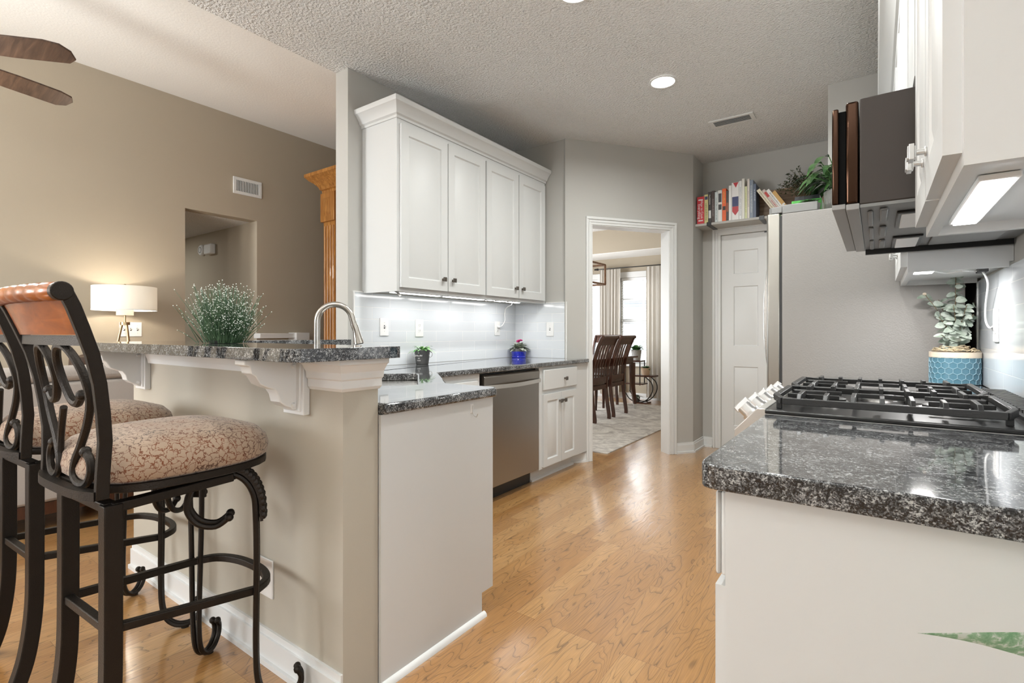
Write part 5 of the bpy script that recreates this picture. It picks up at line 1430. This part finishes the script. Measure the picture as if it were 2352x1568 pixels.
# ------------------------------------------------------------------ dining room
tag(MB().box(-4.7, -2.05, 4.40, 7.76, .0005, .009).build('area_rug', M['rug'], smooth=0), 'faded grey and cream rug under the dining table', 'rug')
s = thing('dining_table', 'dark wooden dining table with tapered legs beyond the doorway', 'table', (-3.45, 6.35, .009))
B(-4.0, -2.895, 5.30, 7.29, .77, .80).build('table_top', M['darkwood'], s, bevel=.004)
m = MB().box(-3.93, -2.95, 5.36, 7.24, .68, .77); m.build('apron', M['darkwood'], s)
for x, y in ((-2.93, 7.25), (-2.93, 5.37), (-3.95, 7.25), (-3.95, 5.37)):
    dx = -.03 if x > -3.4 else .03; dy = -.03 if y > 6 else .03
    MB().tube([(x+dx, y+dy, .70), (x+dx*.9, y+dy*.9, .35), (x, y, .08)], [.050, .042, .030], 4).build('leg', M['darkwood'], s)
    MB().tube([(x, y, .08), (x, y, .0095)], [.031, .024], 4).build('ferrule', M['chrome'], s)
def make_chair():
    """faces local +y, back at -y; origin between the rear feet"""
    s = thing('dining_chair', 'x', 'chair', (0, 0, 0), 'dining chairs around the table')
    dw = M['darkwood']
    w = .21
    ys = [(0, 0), (.06, .001), (.25, .03), (.45, .045), (.70, .02), (.90, -.035), (1.02, -.085), (1.075, -.115)]
    def yb(z):
        for (z0, a), (z1, b_) in zip(ys[:-1], ys[1:]):
            if z <= z1: return a + (b_-a)*(z-z0)/(z1-z0)
        return ys[-1][1]
    for sx in (-1, 1):
        m = MB().bar(spline([(sx*w, y, z) for z, y in ys], 3), .030, .045, (1, 0, 0))
        m.cyl((sx*w-.016, -.122, 1.072), (sx*w+.016, -.122, 1.072), .024, n=14)
        m.build('rear_leg', dw, s, bevel=.003)
        MB().tube([(sx*.19, .45, .43), (sx*.19, .46, 0)], [.030, .020], 4).build('front_leg', dw, s)
    MB().cyl((-w-.01, -.118, 1.075), (w+.01, -.118, 1.075), .021, n=14).build('top_roll', dw, s)
    m = MB(); m.hexa([(-w, yb(.97)-.012, .97), (w, yb(.97)-.012, .97), (w, yb(.97)+.012, .97), (-w, yb(.97)+.012, .97)], [(-w, yb(1.06)-.012, 1.06), (w, yb(1.06)-.012, 1.06), (w, yb(1.06)+.012, 1.06), (-w, yb(1.06)+.012, 1.06)]); m.build('top_rail', dw, s)
    m = MB(); m.hexa([(-w, yb(.47)-.012, .47), (w, yb(.47)-.012, .47), (w, yb(.47)+.012, .47), (-w, yb(.47)+.012, .47)], [(-w, yb(.56)-.012, .56), (w, yb(.56)-.012, .56), (w, yb(.56)+.012, .56), (-w, yb(.56)+.012, .56)]); m.build('lower_rail', dw, s)
    for k in range(4):
        x = -.115 + k*.0767
        MB().bar([(x, yb(z), z) for z in (.55, .68, .82, .92, .98)], .026, .012, (1, 0, 0)).build('slat', dw, s)
    m = MB().box(-.205, .205, .03, .47, .40, .455); m.build('seat_rail', dw, s)
    m = MB(); cushion(m, -.215, .215, .02, .48, .455, .50); m.build('seat', M['leather'], s)
    return s
ch = make_chair()
chairs = [ch, copy_tree(ch), copy_tree(ch)]
for c, (x, y, a), lab in zip(chairs, ((-2.855, 5.972, 90), (-2.862, 6.548, 90), (-3.52, 7.47, 180)),
    ('dark slat-back dining chair nearest the doorway', 'dark slat-back dining chair second from the doorway, before the table leg', 'dark dining chair at the far end of the table')):
    c.location = (x, y, .0102); c.rotation_euler = (0, 0, R(a)); c['label'] = lab
# curtains and rods
def drape(m, x0, x1, y, z0, z1, folds, amp, gather=1.0):
    n = folds*10; th = .003; rows = 10
    F_ = []; Bk = []
    for j in range(rows+1):
        t = j/rows; z = z1 + (z0-z1)*t; rf = []; rb = []
        for i in range(n+1):
            u = i/n; xx = x0 + (x1-x0)*u*(1 + (gather-1)*t)
            a = amp*(.45+.55*t)*math.sin(2*math.pi*folds*u + .6*math.sin(3*u+t)) + amp*.3*math.sin(2*math.pi*folds*2.3*u)
            rf.append((xx, y+a, z)); rb.append((xx, y+a+th, z))
        F_.append(rf); Bk.append(rb)
    m.loft(F_, closed=False, cap=False); m.loft(Bk, closed=False, cap=False)
tagd = tag
m = MB(); drape(m, -3.99, -3.60, YD-.14, .06, 2.25, 6, .020, .95); tag(m.build('curtain', M['sheer'], smooth=60), 'cream curtain panel left of the dining window', 'curtain', 'dining room curtains')
m = MB(); drape(m, -3.14, -2.60, YD-.14, .05, 2.25, 7, .018); tag(m.build('curtain', M['sheer'], smooth=60), 'sheer cream curtain panel right of the dining window', 'curtain', 'dining room curtains')
for x0, x1, lab in ((-4.02, -2.5, 'black curtain rod over the right hand dining window'), (-5.05, -4.24, 'black curtain rod over the left hand dining window')):
    s = thing('curtain_rod', lab, 'rod', ((x0+x1)/2, YD-.14, 2.265), 'dining room curtain rods')
    MB().cyl((x0, YD-.14, 2.265), (x1, YD-.14, 2.265), .009).build('pole', M['black'], s)
    m = MB(); e = x0 if x0 > -4.5 else x1; dr_ = -1 if x0 > -4.5 else 1
    for k in range(3): m.ball((e + dr_*(.012 + k*.028), YD-.14, 2.265), .022 - .004*k, 8, 6)
    m.build('finial', M['black'], s)
    m = MB()
    for xx in (x0+.08, x1-.08): m.box(xx-.006, xx+.006, YD-.14, YD-.002, 2.258, 2.272)
    m.build('wall_bracket', M['black'], s)
# lantern chandelier
cx_, cy_, cz_ = -3.28, 6.08, 1.81
s = thing('lantern_chandelier', 'open wooden lantern chandelier over the dining table', 'chandelier', (cx_, cy_, cz_))
m = MB(); hx, hy, hz = .22, .42, .27
X = (cx_-hx, cx_+hx); Y = (cy_-hy+.0, cy_+hy); Z = (cz_, cz_+hz)
for x in X:
    for y in Y: m.box(x-.012, x+.012, y-.012, y+.012, Z[0], Z[1])
for z in Z:
    for x in X: m.box(x-.012, x+.012, Y[0], Y[1], z-.012, z+.012)
    for y in Y: m.box(X[0], X[1], y-.012, y+.012, z-.012, z+.012)
m.build('frame', M['lantern'], s, bevel=.002)
MB().cyl((cx_, cy_, Z[1]), (cx_, cy_, CZ), .006).build('hanging_rod', M['black'], s)
m = MB(); m.cyl((cx_, cy_-.35, cz_+.10), (cx_, cy_+.35, cz_+.10), .008); m.cyl((cx_, cy_, cz_+.1), (cx_, cy_, Z[1]), .006); m.build('arm', M['black'], s)
for k in range(3): MB().cyl((cx_, cy_-.25+k*.25, cz_+.10), (cx_, cy_-.25+k*.25, cz_+.18), .012).build('candle_sleeve', M['plastic'], s)
MB().lathe([(.001, CZ-.02), (.06, CZ-.02), (.06, CZ), (.001, CZ)], (cx_, cy_, 0)).build('canopy', M['black'], s)
# plant stand
sx_, sy_ = -3.07, 7.98
s = thing('plant_stand', 'black metal plant stand with curved rails and wooden shelves by the dining window', 'stand', (sx_, sy_, 0))
B(sx_-.16, sx_+.20, sy_-.11, sy_+.11, .43, .455).build('shelf_board', M['darkwood'], s)
B(sx_-.28, sx_+.02, sy_-.11, sy_+.11, .30, .32).build('lower_shelf', M['darkwood'], s)
B(sx_-.30, sx_-.02, sy_-.11, sy_+.11, .665, .69).build('upper_shelf', M['darkwood'], s)
for yy in (sy_-.10, sy_+.10):
    m = MB(); m.tube(spline([(sx_+.06, yy, .43), (sx_+.16, yy, .34), (sx_+.18, yy, .22), (sx_+.10, yy, .08), (sx_-.04, yy, .012), (sx_-.20, yy, .06), (sx_-.29, yy, .18)], 6), .009, 6)
    m.bar([(sx_-.03, yy, .29), (sx_-.03, yy, .665)], .014, .014, (1, 0, 0)); m.bar([(sx_-.28, yy, .18), (sx_-.28, yy, .665)], .014, .014, (1, 0, 0))
    m.build('side_rail', M['black'], s)
B(sx_-.12, sx_+.08, sy_-.11, sy_+.11, 0, .016).build('foot_board', M['darkwood'], s)
def small_plant(name, label, c, r, h_, potmat, leafmat, n_, L_, seed, el=(.3, 1.5)):
    s = potted(name, label, 'plant', c)
    MB().lathe([(.001, c[2]+.0005), (r*.75, c[2]+.0005), (r, c[2]+h_), (r*.88, c[2]+h_), (r*.85, c[2]+h_*.85), (.001, c[2]+h_*.85)], (c[0], c[1], 0), 20).build('pot', potmat, s)
    m = MB(); rnd = random.Random(seed)
    for k in range(n_):
        a = rnd.uniform(0, 6.28); m.leaf((c[0]+rnd.uniform(-r, r)*.4, c[1]+rnd.uniform(-r, r)*.4, c[2]+h_*.85), (math.cos(a), math.sin(a), rnd.uniform(*el)), rnd.uniform(.6, 1)*L_, L_*.28, .5, .2, 5)
    m.build('leaves', leafmat, s)
small_plant('houseplant', 'leafy plant in a pale terracotta pot on the plant stand', (sx_+.03, sy_, .455), .075, .115, M['terra'], M['leaf'], 30, .15, 4)
small_plant('houseplant', 'airy plant in a ribbed grey pot on the top of the plant stand', (sx_-.13, sy_, .69), .085, .17, M['stonepot'], M['leaf'], 34, .26, 6, (.6, 2.5))
small_plant('houseplant', 'silvery leaved plant on the low part of the plant stand', (sx_-.12, sy_-.02, .016), .06, .08, M['tin'], M['violet'], 26, .16, 8)
# neighbour seen through the dining windows
s = thing('neighbour_house', 'pale lap sided neighbouring house outside the dining window', 'house', (-4.5, 14.0, -.5))
m = MB()
for k in range(16): m.hexa([(-12, 13.97, -.5+k*.16), (2, 13.97, -.5+k*.16), (2, 14.3, -.5+k*.16), (-12, 14.3, -.5+k*.16)], [(-12, 14.0, -.34+k*.16), (2, 14.0, -.34+k*.16), (2, 14.3, -.34+k*.16), (-12, 14.3, -.34+k*.16)])
m.build('siding_wall', M['siding'], s, smooth=0)
MB().prism([(13.6, 2.05), (14.3, 2.05), (14.3, 2.6)], 'x', -12, 2).build('roof_edge', M['stonepot'], s, smooth=0)
